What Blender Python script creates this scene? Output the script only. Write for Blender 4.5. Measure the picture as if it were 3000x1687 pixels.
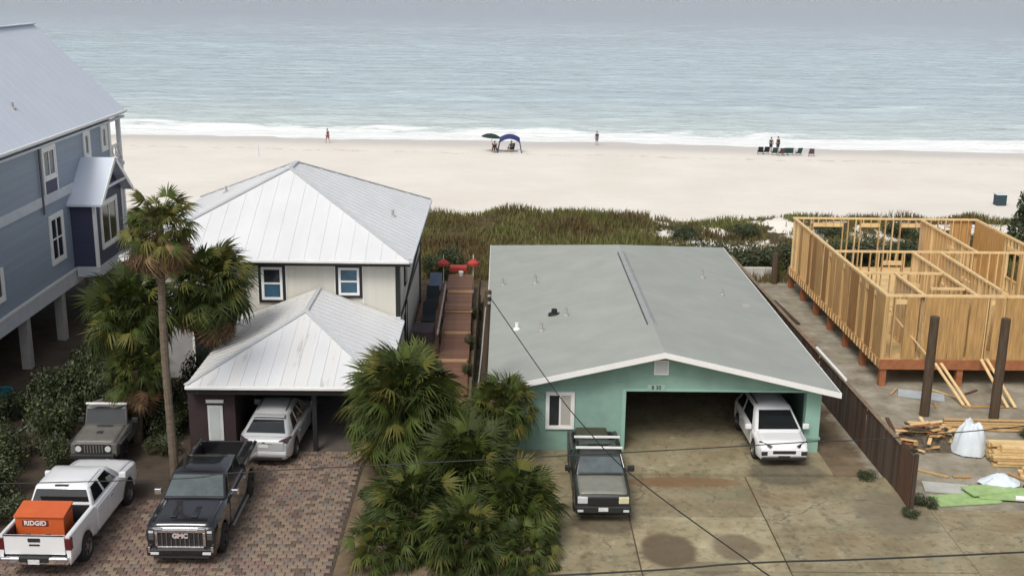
import bpy, bmesh, math, random
from mathutils import Vector, Matrix, Euler
random.seed(7)
R_ = math.radians
for o in list(bpy.data.objects): bpy.data.objects.remove(o)
scene = bpy.context.scene
COL = scene.collection
# ------------------------------------------------------------------ camera
cam = bpy.data.cameras.new('camera'); cam.sensor_width = 36.0; cam.lens = 40.53
cam.clip_start = 0.5; cam.clip_end = 30000
camo = bpy.data.objects.new('camera', cam); COL.objects.link(camo)
camo.matrix_world = (Matrix.Translation((0, 0, 16.5)) @ Matrix.Rotation(R_(-0.621), 4, 'Z')
                     @ Matrix.Rotation(R_(90 - 15.131), 4, 'X') @ Matrix.Rotation(R_(0.7), 4, 'Z'))
scene.camera = camo
# ------------------------------------------------------------------ sky and sun (overcast)
SUN_EL, SUN_AZ = 52.0, 205.0            # azimuth from +Y clockwise: behind the camera, a little left
w = bpy.data.worlds.new('World'); scene.world = w; w.use_nodes = True
nt = w.node_tree; nt.nodes.clear()
sky = nt.nodes.new('ShaderNodeTexSky'); sky.sky_type = 'NISHITA'; sky.sun_disc = False
sky.sun_elevation = R_(SUN_EL); sky.sun_rotation = R_(SUN_AZ)
sky.air_density = 1.0; sky.dust_density = 4.0; sky.ozone_density = 1.0
hs = nt.nodes.new('ShaderNodeHueSaturation'); hs.inputs['Saturation'].default_value = 0.38
bg = nt.nodes.new('ShaderNodeBackground'); bg.inputs['Strength'].default_value = 0.115
wo = nt.nodes.new('ShaderNodeOutputWorld')
nt.links.new(sky.outputs[0], hs.inputs['Color']); nt.links.new(hs.outputs[0], bg.inputs['Color'])
nt.links.new(bg.outputs[0], wo.inputs['Surface'])
sl = bpy.data.lights.new('sun', 'SUN'); sl.energy = 1.3; sl.angle = R_(18); sl.color = (1.0, 0.95, 0.87)
so = bpy.data.objects.new('sun', sl); COL.objects.link(so)
az, el = R_(SUN_AZ), R_(SUN_EL)
sd = Vector((math.sin(az) * math.cos(el), math.cos(az) * math.cos(el), math.sin(el)))
so.rotation_euler = sd.to_track_quat('Z', 'Y').to_euler(); so.location = sd * 60
vs = scene.view_settings; vs.view_transform = 'Standard'; vs.look = 'None'; vs.exposure = 0.36; vs.gamma = 1.0
vs.use_curve_mapping = False

# ------------------------------------------------------------------ materials
MATS = {}
def mat(name, col, rough=0.6, metal=0.0, var=0.12, vscale=2.0, bump=0.0, bscale=30.0, spec=0.5, coat=0.0,
        stretch=(1, 1, 1), col2=None, thr=None, world=False, trans=0.0):
    if name in MATS: return MATS[name]
    m = bpy.data.materials.new(name); m.use_nodes = True; n = m.node_tree; N = n.nodes; L = n.links
    b = N['Principled BSDF']
    b.inputs['Roughness'].default_value = rough; b.inputs['Metallic'].default_value = metal
    b.inputs['Specular IOR Level'].default_value = spec
    b.inputs['Coat Weight'].default_value = coat; b.inputs['Coat Roughness'].default_value = 0.08
    if world:
        tc = N.new('ShaderNodeNewGeometry'); src = tc.outputs['Position']
    else:
        tc = N.new('ShaderNodeTexCoord'); src = tc.outputs['Object']
    mp = N.new('ShaderNodeMapping'); mp.inputs['Scale'].default_value = stretch; L.new(src, mp.inputs['Vector'])
    no = N.new('ShaderNodeTexNoise'); no.inputs['Scale'].default_value = vscale; no.inputs['Detail'].default_value = 6
    no.inputs['Roughness'].default_value = 0.62
    L.new(mp.outputs[0], no.inputs['Vector'])
    cr = N.new('ShaderNodeValToRGB'); e = cr.color_ramp.elements
    c = Vector(col)
    a0 = c * (1 - var); a1 = c * (1 + var)
    if col2 is not None: a0 = Vector(col2); a1 = c
    lo, hi = thr if thr else (0.3, 0.7)
    e[0].position = lo; e[0].color = (*a0, 1); e[1].position = hi; e[1].color = (*[min(1, x) for x in a1], 1)
    L.new(no.outputs['Fac'], cr.inputs['Fac']); L.new(cr.outputs[0], b.inputs['Base Color'])
    if bump > 0:
        n2 = N.new('ShaderNodeTexNoise'); n2.inputs['Scale'].default_value = bscale; n2.inputs['Detail'].default_value = 4
        L.new(mp.outputs[0], n2.inputs['Vector'])
        bp = N.new('ShaderNodeBump'); bp.inputs['Strength'].default_value = bump; bp.inputs['Distance'].default_value = 0.02
        L.new(n2.outputs['Fac'], bp.inputs['Height']); L.new(bp.outputs[0], b.inputs['Normal'])
    if trans: b.inputs['Transmission Weight'].default_value = trans
    MATS[name] = m
    return m

white_paint = mat('white_paint', (.80, .80, .78), .45, var=.04)
white_metal = mat('white_metal_roof', (.66, .67, .68), .38, var=.05, vscale=.8, stretch=(1, .25, 1))
white_metal_dirty = mat('white_metal_weathered', (.66, .66, .65), .42, col2=(.46, .45, .42), thr=(.30, .42), vscale=1.6, stretch=(2.5, .3, .3))
pale_blue_roof = mat('pale_grey_blue_metal_roof', (.60, .655, .74), .5, var=.03, vscale=.5)
blue_siding = mat('blue_grey_siding', (.27, .325, .395), .6, var=.08, vscale=.7, bump=.25, bscale=3, stretch=(.2, .2, 9))
navy_siding = mat('navy_siding', (.045, .05, .10), .55, var=.12, vscale=1, bump=.2, bscale=3, stretch=(.2, .2, 9))
grey_trim = mat('grey_white_trim', (.55, .58, .62), .5, var=.1, vscale=1.5)
cream_siding = mat('cream_siding', (.60, .58, .52), .6, var=.06, vscale=.6, bump=.15, bscale=4, stretch=(6, 6, .2))
black_trim = mat('black_trim', (.015, .015, .016), .45)
mint_stucco = mat('mint_stucco', (.225, .365, .305), .8, var=.14, vscale=1.1, bump=.35, bscale=60)
mint_trim = mat('mint_trim', (.27, .45, .37), .6, var=.06)
shingle = mat('grey_roof_membrane', (.315, .335, .305), .85, var=.08, vscale=.6, bump=.35, bscale=25)
glass = mat('window_glass', (.02, .025, .03), .06, var=.2, spec=.6)
glass_blue = mat('window_glass_blue', (.04, .10, .16), .08, var=.4, vscale=1.2, spec=.6)
curtain = mat('window_curtain', (.42, .40, .36), .8, var=.1)
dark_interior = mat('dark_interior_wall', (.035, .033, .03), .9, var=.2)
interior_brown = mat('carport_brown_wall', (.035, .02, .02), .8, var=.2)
conc_col = mat('grey_concrete', (.36, .35, .34), .85, var=.12, vscale=2, bump=.3)
pine = mat('yellow_pine_lumber', (.52, .335, .15), .65, var=.22, vscale=3, stretch=(6, 6, .6))
pine_light = mat('pale_pine_lumber', (.70, .50, .25), .65, var=.15, vscale=3)
osb = mat('sheathing_board', (.42, .25, .095), .7, var=.35, vscale=3, stretch=(5, 5, .35))
ply = mat('plywood_floor', (.62, .44, .20), .7, var=.2, vscale=2)
beam_red = mat('treated_beam', (.32, .12, .05), .7, var=.25, vscale=3)
piling_m = mat('dark_piling_wood', (.075, .05, .03), .85, var=.4, vscale=4, stretch=(3, 3, .3), bump=.5, bscale=12)
fence_m = mat('brown_fence_wood', (.06, .04, .027), .8, var=.35, vscale=3, stretch=(3, 3, .4), bump=.3)
fence_m2 = mat('reddish_fence_wood', (.10, .05, .03), .8, var=.3, vscale=3, stretch=(3, 3, .4), bump=.3)
deck_m = mat('red_brown_deck_wood', (.165, .082, .052), .7, var=.25, vscale=3, stretch=(.6, 5, 3))
deck_m2 = mat('faded_deck_wood', (.22, .12, .072), .7, var=.25, vscale=3, stretch=(.6, 5, 3))
trunk_m = mat('palm_trunk_bark', (.135, .105, .075), .9, var=.35, vscale=5, stretch=(1, 1, 3), bump=.8, bscale=14)
stem_m = mat('shrub_stem', (.10, .07, .045), .9, var=.3)
rubber = mat('tyre_rubber', (.018, .018, .018), .75)
steel = mat('wheel_alloy', (.30, .30, .31), .3, metal=.9)
steel_dark = mat('wheel_dark', (.05, .05, .055), .4, metal=.6)
chrome = mat('chrome', (.85, .85, .87), .08, metal=1.0, var=.02)
plastic = mat('black_plastic', (.02, .02, .021), .55)
lampglass = mat('headlight_glass', (.60, .62, .62), .1, spec=.7, var=.1)
lampyellow = mat('aged_headlight_glass', (.62, .58, .36), .15, spec=.7, var=.1)
lampred = mat('tail_light_red', (.10, .012, .012), .15, spec=.7)
plate_m = mat('number_plate', (.62, .63, .62), .5, var=.15, vscale=14)
car_glass = mat('car_glass', (.012, .014, .016), .04, spec=.8, var=.2)
car_glass_l = mat('car_windshield_reflecting', (.05, .07, .075), .05, spec=.9, var=.4, vscale=2)
paint_white = mat('car_paint_white', (.74, .75, .76), .28, coat=.8, var=.03)
paint_shaded_silver = mat('car_paint_shaded_silver', (.50, .51, .52), .3, coat=.7, var=.03, metal=.2)  # silver white paint, greyed further for the carport shade
paint_black = mat('car_paint_black', (.010, .010, .012), .25, coat=.9)
paint_green = mat('car_paint_dark_green', (.025, .03, .027), .4, coat=.4, var=.2)
paint_hood = mat('sun_faded_hood_paint', (.20, .20, .165), .5, coat=.2, var=.12, vscale=3)
paint_jeep = mat('off_road_car_shaded_paint', (.125, .12, .108), .5, coat=.2, var=.15, vscale=3)  # grey base darkened to hold the shade of the palms
orange = mat('orange_job_box_paint', (.55, .11, .03), .42, var=.10)
ink_white = mat('white_lettering', (.75, .72, .70), .5)
ink_dark = mat('dark_lettering', (.03, .04, .035), .6)
concrete_bag = mat('white_tarp', (.62, .68, .72), .5, var=.12, vscale=2)
green_sheet = mat('green_foam_board', (.32, .46, .19), .5, var=.18, vscale=3)
grey_sheet = mat('grey_wall_board', (.45, .45, .41), .7, var=.12)
cable_m = mat('black_cable', (.012, .012, .012), .6)
skin_m = mat('skin', (.45, .27, .19), .6)
navy_cloth = mat('navy_canopy_cloth', (.02, .03, .12), .8)
green_cloth = mat('dark_green_canopy_cloth', (.012, .028, .026), .8)
dark_cloth = mat('dark_cloth', (.012, .018, .022), .85)
teal_cloth = mat('dark_teal_cloth', (.02, .06, .065), .85)
purple_cloth = mat('plum_cloth', (.09, .06, .075), .85)
blue_cloth = mat('blue_grey_cloth', (.10, .14, .2), .85)
pink_cloth = mat('pink_cloth', (.30, .12, .12), .85)
red_cloth = mat('red_umbrella_cloth', (.42, .05, .04), .7)
mulch = mat('mulch', (.07, .045, .03), .95, var=.5, vscale=5, bump=.8, bscale=20)
leafG = [mat('palm_leaf_green_%s' % n, c, .6, var=.35, vscale=1.5, spec=.22) for n, c in
         (('deep', (.030, .043, .010)), ('mid', (.056, .078, .016)), ('olive', (.10, .10, .023)))]
leafD = [mat('dead_frond_%s' % n, c, .85, var=.3, vscale=2) for n, c in (('brown', (.13, .072, .036)), ('tan', (.25, .16, .085)))]
shrubM = [mat('shrub_leaf_%s' % n, c, .6, var=.35, vscale=2) for n, c in
          (('deep', (.025, .036, .014)), ('mid', (.045, .058, .018)), ('bright', (.075, .095, .03)))]

# ------------------------------------------------------------------ builders
ORG = {}
def tag(o, label=None, cat=None, group=None, kind=None):
    if label: o['label'] = label
    if cat: o['category'] = cat
    if group: o['group'] = group
    if kind: o['kind'] = kind
    return o
def thing(name, label, cat, loc=(0, 0, 0), group=None, local=False, rotz=0):
    o = bpy.data.objects.new(name, None); COL.objects.link(o); o.empty_display_size = .2
    o.location = loc; o.rotation_euler = (0, 0, rotz)
    ORG[o.name] = Vector((0, 0, 0)) if local else Vector(loc)
    return tag(o, label, cat, group)
def link(name, me, parent=None, loc=(0, 0, 0), rot=(0, 0, 0), scale=(1, 1, 1)):
    o = bpy.data.objects.new(name, me); COL.objects.link(o)
    o.location = loc; o.rotation_euler = rot; o.scale = scale
    if parent:
        o.parent = parent; ORG[o.name] = ORG.get(parent.name, Vector((0, 0, 0)))
    return o
class MB:
    def __init__(s): s.v = []; s.f = []; s.mi = []; s.cur = 0
    def add(s, vs, fs):
        b = len(s.v); s.v += [tuple(p) for p in vs]
        for f in fs: s.f.append(tuple(b + i for i in f)); s.mi.append(s.cur)
        return s
    def box(s, x0, x1, y0, y1, z0, z1):
        return s.add([(x0, y0, z0), (x1, y0, z0), (x1, y1, z0), (x0, y1, z0), (x0, y0, z1), (x1, y0, z1), (x1, y1, z1), (x0, y1, z1)],
                     [(0, 3, 2, 1), (4, 5, 6, 7), (0, 1, 5, 4), (1, 2, 6, 5), (2, 3, 7, 6), (3, 0, 4, 7)])
    def prism(s, pts, d):
        """pts: planar polygon, d: offset vector"""
        n = len(pts); d = Vector(d); p = [Vector(q) for q in pts]
        return s.add(p + [q + d for q in p], [tuple(range(n))[::-1], tuple(range(n, 2 * n))] +
                     [(i, (i + 1) % n, n + (i + 1) % n, n + i) for i in range(n)])
    def beam(s, a, b, wd, hg, up=(0, 0, 1)):
        a = Vector(a); b = Vector(b); d = (b - a).normalized(); u = Vector(up)
        if abs(d.dot(u)) > .98: u = Vector((0, 1, 0))
        r = d.cross(u).normalized(); u = r.cross(d)
        r = r * wd / 2; u = u * hg / 2
        return s.add([a - r - u, a + r - u, a + r + u, a - r + u, b - r - u, b + r - u, b + r + u, b - r + u],
                     [(0, 3, 2, 1), (4, 5, 6, 7), (0, 1, 5, 4), (1, 2, 6, 5), (2, 3, 7, 6), (3, 0, 4, 7)])
    def tube(s, pts, rad, n=8, cap=True):
        pts = [Vector(p) for p in pts]
        if not hasattr(rad, '__len__'): rad = [rad] * len(pts)
        b = []; fs = []
        for i, p in enumerate(pts):
            d = (pts[min(i + 1, len(pts) - 1)] - pts[max(i - 1, 0)]).normalized()
            u = Vector((0, 0, 1)) if abs(d.z) < .9 else Vector((0, 1, 0))
            r = d.cross(u).normalized(); u = r.cross(d)
            for k in range(n):
                a = 2 * math.pi * k / n; b.append(p + (r * math.cos(a) + u * math.sin(a)) * rad[i])
        for i in range(len(pts) - 1):
            for k in range(n):
                fs.append((i * n + k, i * n + (k + 1) % n, (i + 1) * n + (k + 1) % n, (i + 1) * n + k))
        if cap: fs += [tuple(range(n))[::-1], tuple(range((len(pts) - 1) * n, len(pts) * n))]
        return s.add(b, fs)
    def lathe(s, prof, n=20, axis='Z', c=(0, 0, 0)):
        b = []; fs = []; c = Vector(c)
        for r, h in prof:
            for k in range(n):
                a = 2 * math.pi * k / n
                q = (r * math.cos(a), r * math.sin(a), h)
                if axis == 'X': q = (h, r * math.cos(a), r * math.sin(a))
                b.append(c + Vector(q))
        for i in range(len(prof) - 1):
            for k in range(n): fs.append((i * n + k, i * n + (k + 1) % n, (i + 1) * n + (k + 1) % n, (i + 1) * n + k))
        return s.add(b, fs)
    def mesh(s, name, mats, off=(0, 0, 0), smooth=False, angle=35):
        me = bpy.data.meshes.new(name)
        ox, oy, oz = off
        me.from_pydata([(x - ox, y - oy, z - oz) for x, y, z in s.v], [], s.f)
        for m in (mats if isinstance(mats, (list, tuple)) else [mats]): me.materials.append(m)
        if s.cur: me.polygons.foreach_set('material_index', s.mi)
        if smooth:
            me.polygons.foreach_set('use_smooth', [True] * len(me.polygons)); me.set_sharp_from_angle(angle=R_(angle))
        me.update(); return me
    def build(s, name, m, parent=None, smooth=False, bevel=0, angle=35):
        off = ORG.get(parent.name, Vector((0, 0, 0))) if parent else (0, 0, 0)
        o = link(name, s.mesh(name, m, off, smooth, angle), parent)
        if bevel:
            bv = o.modifiers.new('bevel', 'BEVEL'); bv.width = bevel; bv.segments = 2; bv.limit_method = 'ANGLE'
        return o
    def single(s, name, m, label, cat, base, group=None, smooth=False, bevel=0):
        """a one-mesh thing whose origin is its base point"""
        o = link(name, s.mesh(name, m, base, smooth)); o.location = base
        if bevel:
            bv = o.modifiers.new('bevel', 'BEVEL'); bv.width = bevel; bv.segments = 2; bv.limit_method = 'ANGLE'
        return tag(o, label, cat, group)
def box(*a): return MB().box(*a)
def text_mesh(name, txt, size, m, extrude=.004, bold=0.0):
    cu = bpy.data.curves.new(name, 'FONT'); cu.body = txt; cu.size = size; cu.extrude = extrude; cu.offset = bold
    cu.align_x = 'CENTER'; cu.align_y = 'CENTER'
    t = bpy.data.objects.new(name, cu); COL.objects.link(t)
    dg = bpy.context.evaluated_depsgraph_get(); me = bpy.data.meshes.new_from_object(t.evaluated_get(dg))
    bpy.data.objects.remove(t); me.materials.clear(); me.materials.append(m); me.name = name
    return me
def lerp(a, b, t): return a + (b - a) * t
def interp(tab, x):
    if x <= tab[0][0]: return tab[0][1]
    for (a, p), (b, q) in zip(tab, tab[1:]):
        if x <= b: return p + (q - p) * (x - a) / (b - a)
    return tab[-1][1]
def smooth01(t): t = max(0., min(1., t)); return t * t * (3 - 2 * t)

# ------------------------------------------------------------------ terrain, beach, sea
from mathutils import noise as mn
SEA = -3.2
def shore(x): return 142.2 - .083 * x + 1.2 * math.sin(x * .045 + 1) + .5 * math.sin(x * .13)
def ground_z(x, y):
    z = 0.0
    if 62 < y < 90:
        t = (y - 62) / 28
        bump_ = math.sin(min(1, (y - 62) / 12) * math.pi / 2) ** 2 * (1 - smooth01((y - 75) / 7))
        z += bump_ * (.8 + .75 * mn.noise(Vector((x * .10, y * .14, 3))) + .35 * mn.noise(Vector((x * .35, y * .35, 9))))
    if y > 74:
        sh = shore(x)
        z += lerp(0, -1.7, smooth01((y - 74) / 11))
        if y > 85: z += lerp(0, -1.5, min(1, (y - 85) / max(1, sh - 85)))
        if y > sh: z -= min(6, (y - sh) * .06)
        if y < sh: z += .05 * mn.noise(Vector((x * .25, y * .25, 0)))
    return z
def axis_steps(segs):
    out = []
    for a, b, st in segs:
        n = max(1, round((b - a) / st)); out += [a + (b - a) * i / n for i in range(n)]
    out.append(segs[-1][1]); return out
xs = axis_steps([(-4000, -400, 900), (-400, -90, 40), (-90, 90, 1.5), (90, 400, 40), (400, 4000, 900)])
ys = axis_steps([(-300, 20, 40), (20, 60, 4), (60, 92, .8), (92, 150, 2), (150, 260, 12), (260, 9000, 1500)])
g = MB(); nx = len(xs)
g.v = [(x, y, ground_z(x, y)) for y in ys for x in xs]
g.f = [(j * nx + i, j * nx + i + 1, (j + 1) * nx + i + 1, (j + 1) * nx + i) for j in range(len(ys) - 1) for i in range(nx - 1)]; g.mi = [0] * len(g.f)
def node_mat(name):
    m = bpy.data.materials.new(name); m.use_nodes = True; return m, m.node_tree.nodes, m.node_tree.links, m.node_tree.nodes['Principled BSDF']
def math_n(N, L, op, a, b=None, c=None, clamp=False):
    n = N.new('ShaderNodeMath'); n.operation = op; n.use_clamp = clamp
    for i, q in enumerate((a, b, c)):
        if q is None: continue
        if isinstance(q, (int, float)): n.inputs[i].default_value = q
        else: L.new(q, n.inputs[i])
    return n.outputs[0]
def noise_n(N, L, vec, scale, detail=5, rough=.6, sc=(1, 1, 1)):
    mp = N.new('ShaderNodeMapping'); mp.inputs['Scale'].default_value = sc; L.new(vec, mp.inputs['Vector'])
    n = N.new('ShaderNodeTexNoise'); n.inputs['Scale'].default_value = scale; n.inputs['Detail'].default_value = detail
    n.inputs['Roughness'].default_value = rough; L.new(mp.outputs[0], n.inputs['Vector']); return n.outputs['Fac']
def ramp_n(N, L, fac, *stops):
    r = N.new('ShaderNodeValToRGB'); e = r.color_ramp.elements
    while len(e) < len(stops): e.new(.5)
    for el_, (p, c) in zip(e, stops): el_.position = p; el_.color = (*c, 1)
    L.new(fac, r.inputs['Fac']); return r.outputs[0]
def mix_n(N, L, fac, a, b):
    n = N.new('ShaderNodeMix'); n.data_type = 'RGBA'
    if isinstance(fac, (int, float)): n.inputs[0].default_value = fac
    else: L.new(fac, n.inputs[0])
    for s_, q in ((6, a), (7, b)):
        if isinstance(q, tuple): n.inputs[s_].default_value = (*q, 1)
        else: L.new(q, n.inputs[s_])
    return n.outputs[2]
def step_n(N, L, v, lo, hi):
    n = N.new('ShaderNodeMapRange'); n.interpolation_type = 'SMOOTHSTEP'
    n.inputs['From Min'].default_value = lo; n.inputs['From Max'].default_value = hi; L.new(v, n.inputs['Value']); return n.outputs[0]
gm, N, L, B = node_mat('ground_sand_and_soil')
geo = N.new('ShaderNodeNewGeometry'); sx = N.new('ShaderNodeSeparateXYZ'); L.new(geo.outputs['Position'], sx.inputs[0]); P = geo.outputs['Position']
X, Y, Z = sx.outputs
n1 = noise_n(N, L, P, .9, 8, .65); n2 = noise_n(N, L, P, .12, 4); n3 = noise_n(N, L, P, 6, 4)
sand = ramp_n(N, L, n2, (.3, (.69, .65, .58)), (.7, (.77, .735, .665)))
sand = mix_n(N, L, math_n(N, L, 'MULTIPLY', n3, .22), sand, (.55, .49, .42))
soil = ramp_n(N, L, n1, (.3, (.085, .058, .036)), (.55, (.17, .125, .075)), (.75, (.25, .20, .135)))
lot = ramp_n(N, L, n1, (.28, (.14, .12, .085)), (.5, (.27, .24, .18)), (.72, (.40, .37, .30)))
mulch_shade = ramp_n(N, L, n1, (.3, (.035, .026, .018)), (.7, (.085, .06, .04)))
dune = ramp_n(N, L, n1, (.32, (.04, .03, .012)), (.5, (.07, .05, .018)), (.72, (.16, .125, .07)))
xd = math_n(N, L, 'ADD', X, math_n(N, L, 'MULTIPLY', math_n(N, L, 'SUBTRACT', n1, .5), 1.2))
yd = math_n(N, L, 'ADD', Y, math_n(N, L, 'MULTIPLY', math_n(N, L, 'SUBTRACT', n2, .5), 9))
c = mix_n(N, L, step_n(N, L, xd, 12.8, 13.2), soil, lot)
c = mix_n(N, L, step_n(N, L, xd, -9.6, -10.4), c, mulch_shade)  # mulch reaches past its bed, its dark tone standing in for palm shade
c = mix_n(N, L, step_n(N, L, yd, 61.5, 63), c, dune)
c = mix_n(N, L, math_n(N, L, 'MULTIPLY', math_n(N, L, 'MULTIPLY', step_n(N, L, noise_n(N, L, P, .45, 4, .6), .48, .53), step_n(N, L, X, 8.5, 10.5)), step_n(N, L, Y, 66, 68)), c, sand)
c = mix_n(N, L, step_n(N, L, yd, 76.5, 77.5), c, sand)
# wet sand close to the water line
sh_ = math_n(N, L, 'ADD', Y, math_n(N, L, 'MULTIPLY', X, .083))
sh_ = math_n(N, L, 'ADD', sh_, math_n(N, L, 'MULTIPLY', math_n(N, L, 'SUBTRACT', n2, .5), 5))
wet = step_n(N, L, sh_, 131, 139)
trk = step_n(N, L, noise_n(N, L, P, 1, 6, .7, (.35, 1.6, 1)), .55, .7)
c = mix_n(N, L, math_n(N, L, 'MULTIPLY', math_n(N, L, 'MULTIPLY', trk, step_n(N, L, Y, 79, 84)), .22), c, (.50, .46, .40))
wr_ = math_n(N, L, 'ABSOLUTE', math_n(N, L, 'SUBTRACT', sh_, 129.5))
c = mix_n(N, L, math_n(N, L, 'MULTIPLY', math_n(N, L, 'SUBTRACT', 1, step_n(N, L, wr_, .3, 1.1)), math_n(N, L, 'MULTIPLY', step_n(N, L, n1, .5, .6), .5)), c, (.42, .38, .32))
c = mix_n(N, L, math_n(N, L, 'MULTIPLY', wet, .55), c, (.50, .46, .43))
L.new(c, B.inputs['Base Color'])
L.new(math_n(N, L, 'SUBTRACT', .95, math_n(N, L, 'MULTIPLY', wet, .55)), B.inputs['Roughness'])
bp = N.new('ShaderNodeBump'); bp.inputs['Strength'].default_value = .5; bp.inputs['Distance'].default_value = .08
L.new(noise_n(N, L, P, 2.2, 6, .6), bp.inputs['Height']); L.new(bp.outputs[0], B.inputs['Normal'])
tag(g.build('ground', gm, smooth=True, angle=80), kind='structure')

sea = MB()
ys = axis_steps([(125, 200, .7), (200, 340, 1.0), (340, 640, 2.2), (640, 700, 20), (700, 2500, 100), (2500, 16000, 1500)])
us = [i / 130 for i in range(-130, 131)]
def sea_z(x, y):
    d = y - shore(x)
    fade = 1 - smooth01((y - 190) / 430)
    a = .5 + .5 * mn.noise(Vector((x * .02, y * .03, 1)))
    ph = y * .62 + 2.2 * mn.noise(Vector((x * .018, y * .02, 5)))
    h = .34 * a * math.sin(ph) + .10 * math.sin(y * 1.35 + 3 * mn.noise(Vector((x * .04, y * .03, 8))))
    h += .30 * mn.noise(Vector((x * .10, y * .5, 2))) + .2 * mn.noise(Vector((x * .22, y * .9, 12)))
    # low breakers rolling in
    for d0, hh, sd_ in ((11, .6, 3), (20, .6, 11), (42, .75, 17), (50, .65, 23), (66, .5, 29), (95, .6, 37)):
        m_ = max(0, mn.noise(Vector((x * .028, sd_, 0))) * 1.9 + .12)
        q = (d - d0 - 2.5 * mn.noise(Vector((x * .03, sd_, 4)))) / 1.3
        h += hh * min(1, m_) * math.exp(-q * q)
    return SEA + h * fade * smooth01(d / 6) + .015
nx = len(us)
for y in ys:
    for u in us:
        x = u * (95 + y * .62) if y < 2500 else u * y * 1.4
        sea.v.append((x, y, sea_z(x, y) if y < 700 else SEA))
sea.f = [(j * nx + i, j * nx + i + 1, (j + 1) * nx + i + 1, (j + 1) * nx + i) for j in range(len(ys) - 1) for i in range(nx - 1)]; sea.mi = [0] * len(sea.f)
wm, N, L, B = node_mat('sea_water')
geo = N.new('ShaderNodeNewGeometry'); P = geo.outputs['Position']; sx = N.new('ShaderNodeSeparateXYZ'); L.new(P, sx.inputs[0]); X, Y, Z = sx.outputs
nb = noise_n(N, L, P, 1, 3, .5, (.02, .05, 1))
d = math_n(N, L, 'SUBTRACT', math_n(N, L, 'ADD', Y, math_n(N, L, 'MULTIPLY', X, .083)), 142.2)
shallow = mix_n(N, L, step_n(N, L, d, 4, 60), (.54, .61, .60), (.43, .52, .56))
deep = mix_n(N, L, step_n(N, L, d, 60, 420), shallow, (.47, .54, .62))
deep = mix_n(N, L, math_n(N, L, 'MULTIPLY', step_n(N, L, nb, .4, .65), .35), deep, (.48, .56, .60))
nf = noise_n(N, L, P, 1, 6, .7, (.10, .55, 1)); nf2 = noise_n(N, L, P, 1, 4, .6, (.035, .16, 1))
edge = math_n(N, L, 'MULTIPLY', step_n(N, L, d, -4, 0), math_n(N, L, 'SUBTRACT', 1, step_n(N, L, d, 2, 17)))
f1 = step_n(N, L, math_n(N, L, 'ADD', nf, math_n(N, L, 'MULTIPLY', edge, .38)), .58, .78)
caps = math_n(N, L, 'MULTIPLY', step_n(N, L, nf, .66, .72), math_n(N, L, 'MULTIPLY', step_n(N, L, nf2, .52, .62), math_n(N, L, 'SUBTRACT', 1, step_n(N, L, d, 20, 120))))
crest = step_n(N, L, Z, SEA + .72, SEA + .95)
foam = math_n(N, L, 'MAXIMUM', math_n(N, L, 'MAXIMUM', math_n(N, L, 'MULTIPLY', f1, step_n(N, L, edge, .02, .3)), caps), math_n(N, L, 'MULTIPLY', crest, .8))
L.new(mix_n(N, L, foam, deep, (.82, .84, .83)), B.inputs['Base Color'])
L.new(math_n(N, L, 'ADD', .12, math_n(N, L, 'MULTIPLY', foam, .6)), B.inputs['Roughness'])
B.inputs['IOR'].default_value = 1.4
bp = N.new('ShaderNodeBump'); bp.inputs['Strength'].default_value = 1.0; bp.inputs['Distance'].default_value = .6
hh = math_n(N, L, 'ADD', noise_n(N, L, P, 1, 6, .62, (.16, .62, 1)), math_n(N, L, 'MULTIPLY', noise_n(N, L, P, 1, 4, .6, (.6, 2.2, 1)), .35))
L.new(hh, bp.inputs['Height']); L.new(bp.outputs[0], B.inputs['Normal'])
tag(sea.build('sea', wm, smooth=True, angle=85), kind='structure')

# ------------------------------------------------------------------ dune grass and shrubs
def blades(n, region, hmin, hmax, mats, name, label, zf=ground_z, wd=.03, dens=None):
    m = MB(); rnd = random.Random(5)
    k = 0
    while k < n:
        x = rnd.uniform(region[0], region[1]); y = rnd.uniform(region[2], region[3])
        if dens and rnd.random() > dens(x, y): continue
        z = zf(x, y) - .02; h = rnd.uniform(hmin, hmax) * (.75 + .9 * max(-.45, mn.noise(Vector((x * .3, y * .4, 31))))); a = rnd.uniform(0, 6.28); le = rnd.uniform(.1, .55) * h
        dx, dy = math.cos(a) * wd, math.sin(a) * wd; b = rnd.uniform(0, 6.28); lx, ly = math.cos(b) * le, math.sin(b) * le
        v = mn.noise(Vector((x * .22, y * .3, 0))) + rnd.uniform(-.35, .35)
        m.cur = 0 if v < -.12 else (1 if v < .2 else 2)
        m.add([(x - dx, y - dy, z), (x + dx, y + dy, z), (x + lx * .5 + dx * .7, y + ly * .5 + dy * .7, z + h * .62), (x + lx * .5 - dx * .7, y + ly * .5 - dy * .7, z + h * .62), (x + lx, y + ly, z + h)],
              [(0, 1, 2, 3), (3, 2, 4)])
        k += 1
    m.cur = 1
    o = m.build(name, mats); tag(o, label, 'grass', kind='stuff'); return o
grassM = [mat('dune_grass_brown', (.125, .09, .034), .9, var=.3, world=True, vscale=.6), mat('dune_grass_olive', (.12, .118, .036), .9, var=.3, world=True, vscale=.6),
          mat('dune_grass_green', (.15, .16, .045), .9, var=.3, world=True, vscale=.6)]
def dune_dens(x, y):
    e = 77.2 + 4.5 * (mn.noise(Vector((x * .12, 0, 7)))) + 2.0 * mn.noise(Vector((x * .6, 0, 7)))
    if y > e: return .07 if y < e + 3 else 0
    # bare patches on the construction side
    if x > 10 and mn.noise(Vector((x * .35, y * .5, 21))) > .02 and y > 67: return .03
    return 1
blades(70000, (-26, 44, 62.5, 82), .3, .75, grassM, 'dune_grass', 'olive and brown dune grass covering the ridge behind the houses', wd=.035, dens=dune_dens)

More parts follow.
